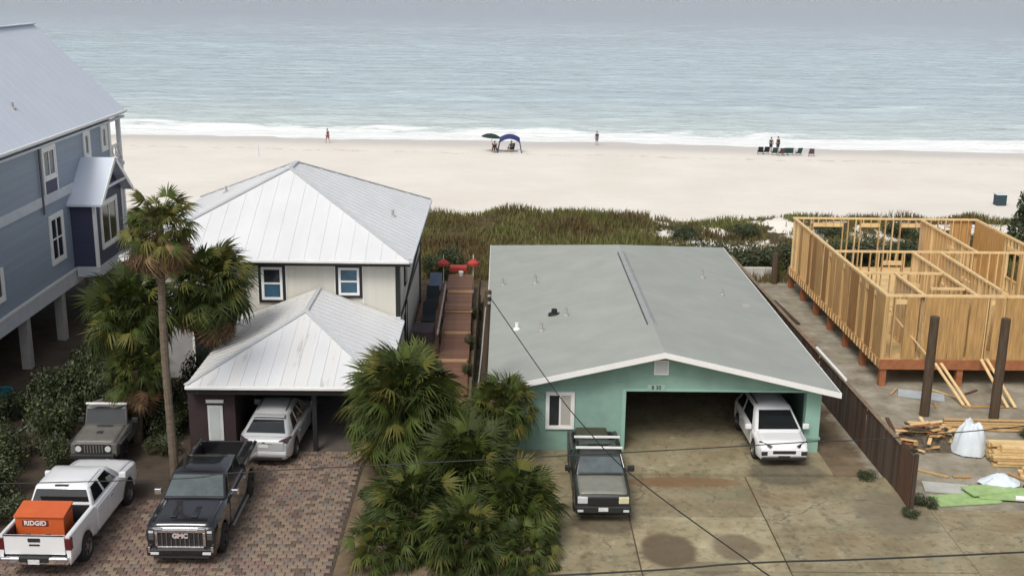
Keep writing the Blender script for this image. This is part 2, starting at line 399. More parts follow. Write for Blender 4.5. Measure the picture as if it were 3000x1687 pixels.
def leaf_cloud(name, seed, n, mats, size=.09, lobes=7, flat=1.0):
    rnd = random.Random(seed); m = MB()
    cs = [(Vector((rnd.uniform(-.55, .55), rnd.uniform(-.55, .55), rnd.uniform(.2, .75) * flat)), rnd.uniform(.28, .48)) for _ in range(lobes)]
    for i in range(n):
        c_, r_ = rnd.choice(cs)
        dv = Vector((rnd.gauss(0, 1), rnd.gauss(0, 1), rnd.gauss(0, 1))).normalized() * r_ * rnd.uniform(.55, 1.08)
        p = c_ + Vector((dv.x, dv.y, dv.z * .9))
        if p.z < 0: p.z = abs(p.z) * .3
        t = Vector((rnd.gauss(0, 1), rnd.gauss(0, 1), rnd.gauss(0, .6))).normalized(); u = t.cross(dv).normalized()
        s_ = size * rnd.uniform(.6, 1.4)
        m.cur = rnd.choice((0, 0, 1, 1, 1, 2))
        m.add([p - t * s_, p + u * s_ * .5, p + t * s_, p - u * s_ * .5], [(0, 1, 2, 3)])
    m.cur = 1
    return m.mesh(name, mats)
CLOUD = [leaf_cloud('foliage', s, 1500, shrubM) for s in (1, 2, 3)]
CLOUD_FINE = [leaf_cloud('foliage', s, 2600, shrubM, size=.05, lobes=9) for s in (4, 5)]
stm = MB()
for k in range(6):
    a = k * 1.05; stm.tube([(0, 0, -.02), (.12 * math.cos(a), .12 * math.sin(a), .3), (.4 * math.cos(a), .4 * math.sin(a), .7)], [.035, .025, .01], 5)
STEM = stm.mesh('stem', stem_m, smooth=True)
def shrub(x, y, rx, rz, label, group, i=0, fine=False, name='shrub', z=None):
    t = thing(name, label, 'shrub', (x, y, ground_z(x, y) if z is None else z), group, rotz=random.uniform(0, 6))
    me = (CLOUD_FINE if fine else CLOUD)[i % (2 if fine else 3)]
    link('foliage', me, t, scale=(rx, rx, rz)); link('stem', STEM, t, scale=(rx, rx, rz)); return t
# ------------------------------------------------------------------ building helpers
def clip_strip(poly, a, b):
    """clip a convex (u,w) polygon to a<=u<=b"""
    def cut(ps, f):
        out = []
        for i, p in enumerate(ps):
            q = ps[(i + 1) % len(ps)]; fp, fq = f(p), f(q)
            if fp >= 0: out.append(p)
            if fp * fq < 0:
                t = fp / (fp - fq); out.append((p[0] + (q[0] - p[0]) * t, p[1] + (q[1] - p[1]) * t))
        return out
    return cut(cut(poly, lambda p: p[0] - a), lambda p: b - p[0])
def metal_slope(corners, parent, m, width=.6, th=.022, rib=.02, mset=None):
    """cover a planar slope (corners: eave first edge, then round) with ribbed roof panels, each an object"""
    c = [Vector(p) for p in corners]; o = c[0]; u = (c[1] - c[0]).normalized()
    n = (c[1] - c[0]).cross(c[-1] - c[0]).normalized()
    if n.z < 0: n = -n
    wv = n.cross(u)
    if (c[-1] - c[0]).dot(wv) < 0: wv = -wv
    poly = [((p - o).dot(u), (p - o).dot(wv)) for p in c]
    u0 = min(p[0] for p in poly); u1 = max(p[0] for p in poly); k = max(1, round((u1 - u0) / width)); wd = (u1 - u0) / k
    for i in range(k):
        a = u0 + i * wd; b = a + wd - .0015; st = clip_strip(poly, a, b)
        if len(st) < 3: continue
        mb = MB(); pts = [o + u * p[0] + wv * p[1] for p in st]
        mb.prism(pts, n * th)
        lo = [p for p in st if abs(p[0] - a) < 1e-4]
        if len(lo) >= 2:
            w0, w1 = min(p[1] for p in lo), max(p[1] for p in lo)
            if w1 - w0 > .25:
                p0 = o + u * (a + .022) + wv * (w0 + .01) + n * (th + rib / 2 - .003); p1 = o + u * (a + .022) + wv * (w1 - .05) + n * (th + rib / 2 - .003)
                mb.beam(p0, p1, .04, rib, n)
        mm = m if not mset else mset[i % len(mset)]
        mb.build('roof_panel', mm, parent)
def window(parent, x0, x1, z0, z1, y, outer, frame=white_paint, panes=((0, 1),), split='h', gl=glass, glow=None, fw=.07, face='y', casing=.09):
    """window on a wall facing -Y at plane y (face='y') or facing +X at plane x=y (face='x')"""
    def bx(a0, a1, d0, d1, c0, c1):      # a: along wall, d: outwards, c: height
        if face == 'y': return box(a0, a1, y - d1, y - d0, c0, c1)
        return box(y + d0, y + d1, a0, a1, c0, c1)
    def fr(a0, a1, c0, c1, wd, d0, d1):
        m = MB()
        for q in ((a0, a0 + wd, c0, c1), (a1 - wd, a1, c0, c1), (a0 + wd, a1 - wd, c0, c0 + wd), (a0 + wd, a1 - wd, c1 - wd, c1)):
            b = bx(q[0], q[1], d0, d1, q[2], q[3]); m.add(b.v, b.f)
        return m
    root = fr(x0, x1, z0, z1, casing, .002, .075).build('window', outer, parent, bevel=.006)
    a0, a1, c0, c1 = x0 + casing + .002, x1 - casing - .002, z0 + casing + .002, z1 - casing - .002
    f = fr(a0, a1, c0, c1, fw, .002, .055)
    n = panes
    if split in ('h', 'x'):
        zm = (c0 + c1) / 2; b = bx(a0 + fw, a1 - fw, .002, .05, zm - .035, zm + .035); f.add(b.v, b.f)
    if split in ('v', 'x'):
        xm = (a0 + a1) / 2; b = bx(xm - .035, xm + .035, .003, .052, c0 + fw, c1 - fw); f.add(b.v, b.f)
    f.build('frame', frame, root, bevel=.004)
    cells = [(a0 + fw, a1 - fw, c0 + fw, c1 - fw)]
    if split in ('h', 'x'): cells = [(p[0], p[1], p[2], zm - .035) for p in cells] + [(p[0], p[1], zm + .035, p[3]) for p in cells]
    if split in ('v', 'x'): cells = [(p[0], xm - .035, p[2], p[3]) for p in cells] + [(xm + .035, p[1], p[2], p[3]) for p in cells]
    gls = gl if isinstance(gl, (list, tuple)) else [gl]
    for i, p in enumerate(cells): bx(p[0] + .001, p[1] - .001, .004, .022, p[2] + .001, p[3] - .001).build('pane', gls[i % len(gls)], root)
    return root

# ------------------------------------------------------------------ mint green house
GH = thing('garage_house', 'low mint green stucco house with pale grey roof and open double garage', 'house', (5.7, 38.35, 0))
gx0, gx1, gyf, gyb = -.12, 11.45, 38.35, 59.5
wl = MB(); T = .18
wl.prism([(gx0, gyf, 0), (4.5, gyf, 0), (4.5, gyf, 2.75), (gx0, gyf, 2.42)], (0, T, 0)); wl.build('front_wall', mint_stucco, GH)
wl = MB(); wl.prism([(4.502, gyf, 2.4), (10.92, gyf, 2.4), (10.92, gyf, 2.52), (5.72, gyf, 3.66), (4.502, gyf, 3.40)], (0, T, 0)); wl.build('gable_wall', mint_stucco, GH)
wl = MB(); wl.prism([(gx0, gyf + .002, 2.424), (4.5, gyf + .002, 2.754), (4.5, gyf + .002, 3.398), (gx0, gyf + .002, 2.43)], (0, T - .01, 0)); wl.build('gable_wall', mint_stucco, GH)
box(10.922, gx1, gyf, gyf + .3, 0, 2.44).build('garage_pillar', mint_trim, GH, bevel=.01)
box(10.86, 11.5, gyf - .03, gyf + .33, .62, .70).build('pillar_band', mint_stucco, GH)
box(gx0, gx0 + T, gyf + T, gyb, 0, 2.42).build('side_wall', mint_stucco, GH)
box(gx1 - T, gx1, gyf + 1.6, gyb, 0, 2.42).build('side_wall', mint_stucco, GH)
box(gx0 + T, gx1 - T, gyb - T, gyb, 0, 2.42).build('rear_wall', mint_stucco, GH)
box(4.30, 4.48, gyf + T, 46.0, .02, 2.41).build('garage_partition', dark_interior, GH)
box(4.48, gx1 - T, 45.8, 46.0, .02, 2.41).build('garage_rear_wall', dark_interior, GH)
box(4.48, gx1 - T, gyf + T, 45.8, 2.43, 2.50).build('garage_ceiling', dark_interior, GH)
for a in ((4.36, 4.50, gyf - .03, gyf - .001, 0, 2.49), (4.50, 10.92, gyf - .03, gyf - .001, 2.40, 2.49)):
    box(*a).build('garage_trim', mint_trim, GH, bevel=.006)
window(GH, 1.66, 2.68, .96, 2.36, gyf, white_paint, split='v', gl=[glass, curtain], casing=.07, fw=.06)
# roof: front gable, rear hip
rx0, rx1, ryf, ryb, rz, rxc, rpz, ryh = -.5, 11.9, 37.68, 60.0, 2.62, 5.72, 4.03, 54.3
roof = MB(); th = .16
def slab(pts, t=th): roof.prism(pts, (0, 0, -t))
slab([(rx0, ryf, rz), (rxc, ryf, rpz), (rxc, ryh, rpz), (rx0, ryb, rz)])
slab([(rxc, ryf, rpz), (rx1, ryf, rz), (rx1, ryb, rz), (rxc, ryh, rpz)])
slab([(rx0, ryb, rz), (rxc, ryh, rpz), (rx1, ryb, rz)])
RF = roof.build('roof', shingle, GH)
fa = MB()
fa.prism([(rx0 - .03, ryf - .035, rz + .02), (rxc, ryf - .035, rpz + .03), (rxc, ryf - .035, rpz - .17), (rx0 - .03, ryf - .035, rz - .18)], (0, .03, 0))
fa.prism([(rxc + .001, ryf - .035, rpz + .03), (rx1 + .03, ryf - .035, rz + .02), (rx1 + .03, ryf - .035, rz - .18), (rxc + .001, ryf - .035, rpz - .17)], (0, .03, 0))
fa.build('fascia', white_paint, GH)
fa = MB(); fa.box(rx0 - .03, rx0 - .003, ryf - .004, ryb, rz - .18, rz + .012); fa.build('fascia', white_paint, GH)
fa = MB(); fa.box(rx1 + .003, rx1 + .03, ryf - .004, ryb, rz - .18, rz + .012); fa.build('fascia', white_paint, GH)
rc = MB(); rc.prism([(rxc - .17, 41.2, rpz - .036), (rxc, 41.2, rpz + .065), (rxc + .17, 41.2, rpz - .036)], (0, 11.6, 0)); rc.build('ridge_vent', mat('grey_ridge_cap', (.30, .31, .31), .8), RF)
rc = MB(); rc.box(rxc - .21, rxc - .172, 41.2, 52.8, rpz - .06, rpz - .01); rc.build('ridge_flashing', mat('dark_flashing', (.06, .06, .06), .7), RF)
def roof_z(x): return rz + (rpz - rz) * (1 - abs(x - rxc) / (rxc - rx0))
for (x, y, r, h, m_) in ((.13, 51.2, .06, .35, conc_col), (1.58, 50.3, .07, .42, conc_col), (2.22, 45.0, .12, .22, black_trim), (2.66, 44.4, .06, .34, conc_col),
                         (.69, 44.0, .07, .3, white_paint), (1.63, 43.1, .06, .34, conc_col), (9.3, 51.2, .06, .34, conc_col), (9.75, 48.6, .05, .26, conc_col)):
    z = roof_z(x); v = MB(); v.lathe([(r * 2.2, z - .05), (r * 1.9, z + .05), (r, z + .09), (r, z + h), (r * .6, z + h)], 12, c=(x, y, 0)); v.build('vent_pipe', m_, RF, smooth=True)
box(10.35, 10.7, 47.3, 47.5, roof_z(10.5) - .05, roof_z(10.5) + .09).build('roof_vent', conc_col, RF)
# louvred gable vent and house number
gv = box(5.44, 5.96, gyf - .05, gyf - .001, 3.02, 3.56).build('gable_vent', white_paint, GH, bevel=.012)
for k in range(5): box(5.49, 5.91, gyf - .062, gyf - .051, 3.10 + k * .085, 3.15 + k * .085).build('louvre', grey_trim, gv)
pl = box(5.24, 5.86, gyf - .045, gyf - .032, 2.44, 2.66).build('house_number_plate', mat('pale_green_plate', (.30, .42, .36), .6), GH)
link('house_number', text_mesh('house_number', '8 30', .19, ink_dark, .004, .004), pl, (5.55 - 5.7, -.049, 2.55), (R_(90), 0, 0))
# garage clutter in the dark behind the cars
ds = MB(); ds.box(4.7, 5.5, 44.9, 45.6, .02, .9); ds.single('storage_chest', mat('dull_brown_wood', (.06, .045, .03), .8), 'low brown chest at the back of the dark garage', 'chest', (5.1, 45.2, .02), bevel=.02)

# ------------------------------------------------------------------ white two-storey house
WH = thing('hip_roof_house', 'two storey cream house with white hipped metal roof and black trim', 'house', (-9.5, 46.0, 0))
wx0, wx1, wyf, wyb = -14.9, -4.15, 46.0, 58.2
box(wx0, wx1, wyf, wyf + .2, 2.78, 5.12).build('upper_front_wall', cream_siding, WH)
box(wx0, wx1, wyf + .06, wyf + .26, 0, 2.58).build('lower_front_wall', mat('shaded_lower_siding', (.36, .35, .35), .7, var=.1), WH)  # lower siding greyed: the shade on this wall is in its colour
box(wx1 - .2, wx1, wyf + .2, wyb, 2.78, 5.12).build('upper_side_wall', cream_siding, WH)
box(wx1 - .26, wx1 - .06, wyf + .26, wyb, 0, 2.58).build('lower_side_wall', cream_siding, WH)
box(wx0, wx0 + .2, wyf + .2, wyb, 2.78, 5.12).build('upper_side_wall', cream_siding, WH)
box(wx0 + .06, wx0 + .26, wyf + .26, wyb, 0, 2.58).build('lower_side_wall', cream_siding, WH)
box(wx0, wx1, wyb, wyb + .2, 0, 5.12).build('rear_wall', cream_siding, WH)
band = MB(); band.box(wx0 - .03, wx1 + .03, wyf - .03, wyf + .2, 2.58, 2.68); band.build('belt_trim', black_trim, WH)
box(wx0 - .03, wx1 + .03, wyf - .04, wyf + .2, 2.682, 2.778).build('belt_trim', white_paint, WH)
box(wx1 - .1, wx1 + .03, wyf + .2, wyb, 2.58, 2.778).build('belt_trim', black_trim, WH)
for (a, b, c_, d_) in ((wx1 - .16, wx1 + .032, wyf - .032, wyf - .001), (wx0 - .032, wx0 + .16, wyf - .032, wyf - .001)):
    box(a, b, c_, d_, 2.78, 5.12).build('corner_board', black_trim, WH)
box(wx1 + .001, wx1 + .03, wyf - .001, wyf + .16, 2.78, 5.12).build('corner_board', white_paint, WH)
box(wx1 + .001, wx1 + .03, wyf + .18, wyf + .34, 2.78, 5.12).build('corner_board', black_trim, WH)
box(wx1 + .001, wx1 + .03, wyb - .2, wyb, 0, 5.12).build('corner_board', black_trim, WH)
box(wx1 - .058, wx1 - .03, 50.2, 50.36, 0, 2.57).build('corner_board', black_trim, WH)
box(wx0, wx1, wyf - .03, wyf - .001, 5.0, 5.12).build('frieze_board', black_trim, WH)
window(WH, -9.94, -8.84, 3.36, 4.98, wyf, black_trim, split='h', gl=[glass_blue, glass], casing=.11, fw=.11)
window(WH, -6.77, -5.68, 3.58, 4.98, wyf, black_trim, split='h', gl=[glass_blue, glass_blue], casing=.11, fw=.10)
# white surround strips beside the black casings
for x in (-9.99, -8.83, -6.82, -5.67): box(x, x + .04, wyf - .03, wyf - .001, 3.3, 5.0).build('casing_strip', white_paint, WH)
dr = box(-12.72, -11.74, wyf + .02, wyf + .058, .02, 2.02).build('door', black_trim, WH)
box(-12.60, -12.24, wyf - .004, wyf + .019, .12, 1.92).build('pane', glass, dr); box(-12.22, -11.86, wyf - .004, wyf + .019, .12, 1.92).build('pane', glass, dr)
box(-12.82, -12.725, wyf + .01, wyf + .058, .02, 2.1).build('door_casing', white_paint, WH)
# main hip roof
ex0, ex1, ey0, ey1, ez = -15.42, -3.66, 45.4, 58.75, 5.3
px_, py0, py1, pz = -9.45, 51.35, 53.1, 8.06
rm = MB()
slopes = [[(ex0, ey0, ez), (ex1, ey0, ez), (px_, py0, pz)], [(ex1, ey0, ez), (ex1, ey1, ez), (px_, py1, pz), (px_, py0, pz)],
          [(ex1, ey1, ez), (ex0, ey1, ez), (px_, py1, pz)], [(ex0, ey1, ez), (ex0, ey0, ez), (px_, py0, pz), (px_, py1, pz)]]
for s_ in slopes: rm.prism([(x, y, z - .01) for x, y, z in s_], (0, 0, -.12))
WR = rm.build('roof', white_paint, WH)
for s_ in slopes: metal_slope(s_, WR, white_metal, .62)
def ridge_caps(parent, lines, m, wd=.2):
    for a, b in lines: MB().beam(Vector(a) + Vector((0, 0, .045)), Vector(b) + Vector((0, 0, .045)), wd, .05).build('ridge_cap', m, parent)
capm = mat('grey_white_ridge_cap', (.50, .52, .53), .4, var=.06)
ridge_caps(WR, [((ex0, ey0, ez), (px_, py0, pz)), ((ex1, ey0, ez), (px_, py0, pz)), ((ex1, ey1, ez), (px_, py1, pz)), ((ex0, ey1, ez), (px_, py1, pz)), ((px_, py0, pz), (px_, py1, pz))], capm)
for (x, y) in ((-4.9, 51.5), (-13.0, 54.0)):
    z = 5.3 + (abs(x - (ex1 if x > px_ else ex0))) * .476; v = MB(); v.lathe([(.16, z - .05), (.13, z + .03), (.06, z + .08), (.06, z + .3), (.02, z + .3)], 12, c=(x, y, 0)); v.build('vent_pipe', conc_col, WR, smooth=True)
def gutter(parent, a, b, m=white_paint, out=(0, -1, 0)):
    a = Vector(a); b = Vector(b); o = Vector(out) * .06
    MB().beam(a + o, b + o, .11, .11).build('gutter', m, parent, bevel=.015)
gutter(WR, (ex0, ey0, ez - .03), (ex1, ey0, ez - .03)); gutter(WR, (ex1, ey0 - .05, ez - .03), (ex1, ey1, ez - .03), grey_trim, (1, 0, 0))
MB().box(ex0, ex1, ey0 + .02, ey0 + .06, ez - .24, ez - .095).build('fascia', black_trim, WH)
MB().box(ex1 - .06, ex1 - .02, ey0 + .065, ey1, ez - .24, ez - .095).build('fascia', black_trim, WH)
box(wx0, wx1, ey0 + .065, wyf, ez - .17, ez - .135).build('soffit', grey_trim, WH); box(wx1, ex1 - .065, ey0 + .065, wyb, ez - .17, ez - .135).build('soffit', grey_trim, WH)
ds = MB(); ds.tube([(-3.62, 52.0, 5.2), (-3.72, 51.6, 4.7), (-4.03, 47.6, 3.0), (-4.05, 47.4, 2.4), (-4.06, 47.4, .05)], .05, 8); ds.build('downspout', black_trim, WH, smooth=True)
window(WH, 48.2, 49.0, 3.5, 4.9, wx1, black_trim, split='h', face='x', casing=.09, fw=.08)
window(WH, 53.0, 53.9, 3.5, 4.9, wx1, black_trim, split='h', face='x', casing=.09, fw=.08)
# attached carport
cx0, cx1, cyf, cz, crx, crz, cry = -10.9, -3.95, 37.85, 2.62, -7.43, 3.98, 42.5
cm = MB(); cs = [[(cx0, cyf, cz), (cx1, cyf, cz), (crx, cry, crz)], [(cx1, cyf, cz), (cx1, 45.9, cz), (crx, 45.9, crz), (crx, cry, crz)], [(cx0, 45.9, cz), (cx0, cyf, cz), (crx, cry, crz), (crx, 45.9, crz)]]
for s_ in cs: cm.prism([(x, y, z - .01) for x, y, z in s_], (0, 0, -.10))
CR = cm.build('carport_roof', white_paint, WH)
metal_slope(cs[0], CR, None, .45, mset=[white_metal_dirty, white_metal_dirty, white_metal, white_metal_dirty, white_metal, white_metal, white_metal])
metal_slope(cs[1], CR, white_metal, .45); metal_slope(cs[2], CR, white_metal_dirty, .45)
ridge_caps(CR, [((cx0, cyf, cz), (crx, cry, crz)), ((cx1, cyf, cz), (crx, cry, crz)), ((crx, cry, crz), (crx, 45.88, crz))], capm, .16)
gutter(CR, (cx0, cyf, cz - .03), (cx1, cyf, cz - .03))
box(cx0 + .02, cx1 - .02, cyf + .02, cyf + .06, cz - .3, cz - .095).build('fascia', black_trim, WH)
box(cx0 + .02, cx0 + .06, cyf + .065, 45.9, cz - .3, cz - .095).build('fascia', black_trim, WH)
box(cx1 - .06, cx1 - .02, cyf + .065, 45.9, cz - .3, cz - .095).build('fascia', black_trim, WH)
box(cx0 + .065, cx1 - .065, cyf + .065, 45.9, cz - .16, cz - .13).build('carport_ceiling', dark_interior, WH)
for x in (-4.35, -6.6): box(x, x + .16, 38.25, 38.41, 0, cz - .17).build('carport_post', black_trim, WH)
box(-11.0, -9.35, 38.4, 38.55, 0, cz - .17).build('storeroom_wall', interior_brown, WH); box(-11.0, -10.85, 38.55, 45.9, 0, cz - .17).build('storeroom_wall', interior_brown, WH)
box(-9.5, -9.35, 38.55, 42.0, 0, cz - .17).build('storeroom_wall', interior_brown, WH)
sw = box(-10.32, -9.78, 38.36, 38.398, .36, 1.72).build('storeroom_shutter', mat('shaded_white_shutter', (.62, .64, .62), .5), WH, bevel=.01)
box(-10.25, -9.9, 38.345, 38.359, .44, 1.64).build('panel', mat('grey_shutter_panel', (.50, .54, .53), .5), sw)
box(-10.36, -9.74, 38.35, 38.398, 1.82, 1.94).build('shutter_header', white_paint, WH)
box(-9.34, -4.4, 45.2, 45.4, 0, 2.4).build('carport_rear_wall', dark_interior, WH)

# ------------------------------------------------------------------ blue grey house on piers
BH = thing('pier_house', 'blue grey house raised on concrete piers with pale metal roof and navy bay', 'house', (-20, 50, 0))
bx, by0, by1 = -20.0, 36.0, 59.0
bw = -28.2
box(bw, bx, by0, by1, 3.02, 6.55).build('lower_wall', blue_siding, BH); box(bw, bx, by0, by1, 6.98, 9.3).build('upper_wall', blue_siding, BH)
box(bw - .05, bx + .07, by0 - .05, by1 + .06, 6.552, 6.978).build('belt_band', grey_trim, BH)
box(bw - .04, bx + .08, by0 - .05, by1 + .06, 2.28, 3.018).build('rim_beam', grey_trim, BH); box(bx + .081, bx + .12, by0 - .05, by1 + .06, 2.93, 3.03).build('drip_edge', white_paint, BH)
for y in (43.2, 47.1, 51.15, 55.2, 58.7):
    box(bx - .42, bx - .02, y - .2, y + .2, 0, 2.279).build('pier', conc_col, BH, bevel=.02)
    box(bw + .1, bw + .5, y - .2, y + .2, 0, 2.279).build('pier', conc_col, BH)
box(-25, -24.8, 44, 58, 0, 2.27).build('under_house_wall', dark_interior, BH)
# gable roof, ridge along the house
ez_, ridz, ridx = 9.47, 13.8, -24.2
be0, be1 = -19.8, -28.6
rr = MB(); rr.prism([(be0, 35.5, ez_), (ridx, 35.5, ridz), (ridx, 61.1, ridz), (be0, 61.1, ez_)], (0, 0, -.16)); rr.prism([(be1, 35.5, ez_ - .1), (ridx, 35.5, ridz), (ridx, 61.1, ridz), (be1, 61.1, ez_ - .1)], (0, 0, -.16))
BR = rr.build('roof', grey_trim, BH)
metal_slope([(be0, 35.5, ez_ + .002), (be0, 61.1, ez_ + .002), (ridx, 61.1, ridz + .002), (ridx, 35.5, ridz + .002)], BR, pale_blue_roof, .8, rib=.008)
ridge_caps(BR, [((ridx, 35.5, ridz), (ridx, 61.1, ridz))], pale_blue_roof, .3)
gutter(BR, (be0, 35.5, ez_ - .04), (be0, 61.1, ez_ - .04), white_paint, (1, 0, 0))
gm_ = MB(); gm_.prism([(bx, 59.0, 9.3), (bw, 59.0, 9.3), (ridx, 59.0, 13.4)], (0, -.2, 0)); gm_.build('gable_wall', blue_siding, BH)
box(bx + .002, be0 - .02, 36, 61.0, 9.1, 9.2).build('soffit', grey_trim, BH)
v = MB(); v.lathe([(.16, 10.6), (.13, 10.75), (.06, 10.8), (.06, 11.0), (.02, 11.0)], 12, c=(-21.1, 50.2, 0)); v.build('vent_pipe', conc_col, BR, smooth=True)
# windows on the side wall
dw = window(BH, 49.95, 51.55, 7.55, 9.05, bx, white_paint, split='v', face='x', casing=.13, fw=.1)
box(bx + .003, bx + .05, 50.08, 51.42, 6.99, 7.53).build('spandrel_panel', navy_siding, BH); 
for y in (49.95, 51.43): box(bx + .003, bx + .07, y, y + .12, 6.985, 7.548).build('spandrel_casing', white_paint, BH)
window(BH, 50.1, 51.75, 3.75, 6.0, bx, white_paint, split='x', face='x', casing=.15, fw=.09)
window(BH, 55.1, 56.0, 7.75, 9.1, bx, white_paint, split=None, face='x', casing=.2, fw=.06)
window(BH, 57.6, 58.5, 7.75, 9.1, bx, white_paint, split=None, face='x', casing=.2, fw=.06)
window(BH, 43.4, 45.0, 3.62, 5.0, bx, white_paint, split='v', face='x', casing=.15, fw=.09)
box(bx + .002, bx + .05, by1 - .22, by1 + .05, 6.98, 9.28).build('corner_board', white_paint, BH); box(bx + .002, bx + .05, by1 - .22, by1 + .05, 3.02, 6.55).build('corner_board', white_paint, BH)
ds = MB(); ds.tube([(bx + .1, 49.55, 9.2), (bx + .1, 49.55, 6.2)], .05, 8); ds.build('downspout', mat('grey_brown_metal', (.12, .11, .12), .5), BH, smooth=True)
# bay with its own gable roof
b0, b1, bo = 52.75, 56.7, -18.85
box(bx + .002, bo, b0, b1, 3.08, 6.15).build('bay_wall', navy_siding, BH)
box(bx + .13, bo + .06, b0 - .06, b1 + .06, 2.6, 3.078).build('bay_base', grey_trim, BH)
for y in (b0 - .02, b1 - .12): box(bo - .12, bo + .03, y, y + .14, 3.08, 6.15).build('corner_board', white_paint, BH)
window(BH, 53.35, 55.75, 3.75, 6.0, bo, white_paint, split='v', face='x', casing=.14, fw=.1)
ym = (b0 + b1) / 2
br = MB(); br.prism([(bx - .3, b0 - .35, 6.1), (bx - .3, ym, 7.95), (bo + .45, ym, 7.95), (bo + .45, b0 - .35, 6.1)], (0, 0, -.1)); br.prism([(bx - .3, b1 + .35, 6.1), (bo + .45, b1 + .35, 6.1), (bo + .45, ym, 7.95), (bx - .3, ym, 7.95)], (0, 0, -.1))
br.build('bay_roof', pale_blue_roof, BH)
fm = MB(); fm.prism([(bo, b0 + .0, 6.152), (bo, b1, 6.152), (bo, ym, 7.75)], (-.1, 0, 0)); fm.build('bay_gable', navy_siding, BH)
fm = MB()
for s_ in (-1, 1): fm.beam((bo + .47, ym + s_ * 2.33, 6.03), (bo + .47, ym, 7.93), .04, .2)
fm.build('bargeboard', white_paint, BH)
fm = MB(); fm.beam((bo + .42, ym - 1.3, 6.75), (bo + .42, ym + 1.3, 6.75), .08, .12); fm.build('gable_tie', grey_trim, BH)
# back porch with railings
box(-28, bx, 59.06, 61.0, 6.6, 6.8).build('porch_deck', grey_trim, BH); box(-28, bx, 59.06, 61.0, 2.5, 2.8).build('porch_deck', grey_trim, BH)
for y in (60.75,):
    for x in (-20.15, -24):
        box(x - .1, x + .1, y, y + .2, 0, 9.2).build('porch_post', white_paint, BH)
for zz in (7.15, 7.75, 3.1, 3.75): box(bx - .12, bx - .06, 59.2, 60.75, zz, zz + .07).build('porch_rail', white_paint, BH)
for zz in (6.95, 2.9):
    for k in range(3):
        y = 59.2 + k * .53; m = MB(); m.beam((bx - .09, y, zz), (bx - .09, y + .5, zz + .82), .05, .05); m.beam((bx - .03, y + .5, zz), (bx - .03, y, zz + .82), .05, .05); m.build('cross_brace', white_paint, BH)
box(bx - .5, bx - .3, 59.08, 59.9, 6.82, 9.1).build('porch_door', white_paint, BH)
box(-19.7, -18.6, 58.0, 60.5, 2.2, 2.35).build('side_deck', white_paint, BH)
for (x, y) in ((-18.7, 58.1), (-18.7, 60.4)): box(x - .07, x + .07, y - .07, y + .07, 0, 3.2).build('side_deck_post', white_paint, BH)
MB().beam((-18.65, 58.1, 3.1), (-18.65, 60.4, 3.1), .06, .1).build('side_deck_rail', white_paint, BH)

# ------------------------------------------------------------------ timber frame under construction
FH = thing('timber_frame_house', 'unfinished house of bare yellow pine stud walls on a raised platform', 'construction frame', (21, 53.6, 0))
fx0, fx1, fy0, fy1, fz0, fz1 = 15.94, 26.03, 45.7, 61.6, 1.2, 4.0
box(fx0, fx1, fy0, fy1, fz0 - .05, fz0).build('floor_deck', ply, FH)
for k in range(7):
    y = fy0 + .05 + k * (fy1 - fy0 - .1) / 6
    for j in range(4):
        x = fx0 + .2 + j * (fx1 - fx0 - .4) / 3; box(x - .13, x + .13, y - .02, y + .24, 0, fz0 - .36).build('foundation_post', beam_red, FH)
box(fx0 - .02, fx1, fy0 - .05, fy0 - .002, fz0 - .42, fz0 - .001).build('rim_beam', beam_red, FH)
box(fx0 - .06, fx0 - .002, fy0 - .05, fy1, fz0 - .36, fz0 - .001).build('rim_beam', mat('pine_rim', (.42, .24, .10), .7, var=.25, vscale=3), FH)
box(fx0, fx1, fy1 + .002, fy1 + .05, fz0 - .36, fz0 - .001).build('rim_beam', beam_red, FH)
box(fx1 + .002, fx1 + .05, fy0, fy1, fz0 - .36, fz0 - .001).build('rim_beam', beam_red, FH)
for k in range(36):
    y = fy0 + .3 + k * .43
    if y < fy1: box(fx0 - .10, fx0 - .062, y, y + .045, fz0 - .34, fz0 - .02).build('joist_end', pine_light, FH)
STUDX = box(-.07, .07, -.022, .022, 0, 1).mesh('stud', pine); STUDY = box(-.022, .022, -.07, .07, 0, 1).mesh('stud', pine); PG = mat('grey_pine_lumber', (.44, .31, .17), .7, var=.25, vscale=3)
STUDL = box(-.022, .022, -.07, .07, 0, 1).mesh('stud', pine_light)
STUDX2 = box(-.07, .07, -.022, .022, 0, 1).mesh('stud', pine_light); STUDX3 = box(-.07, .07, -.022, .022, 0, 1).mesh('stud', PG)
FO = Vector((21, 53.6, 0))
rs = random.Random(3)
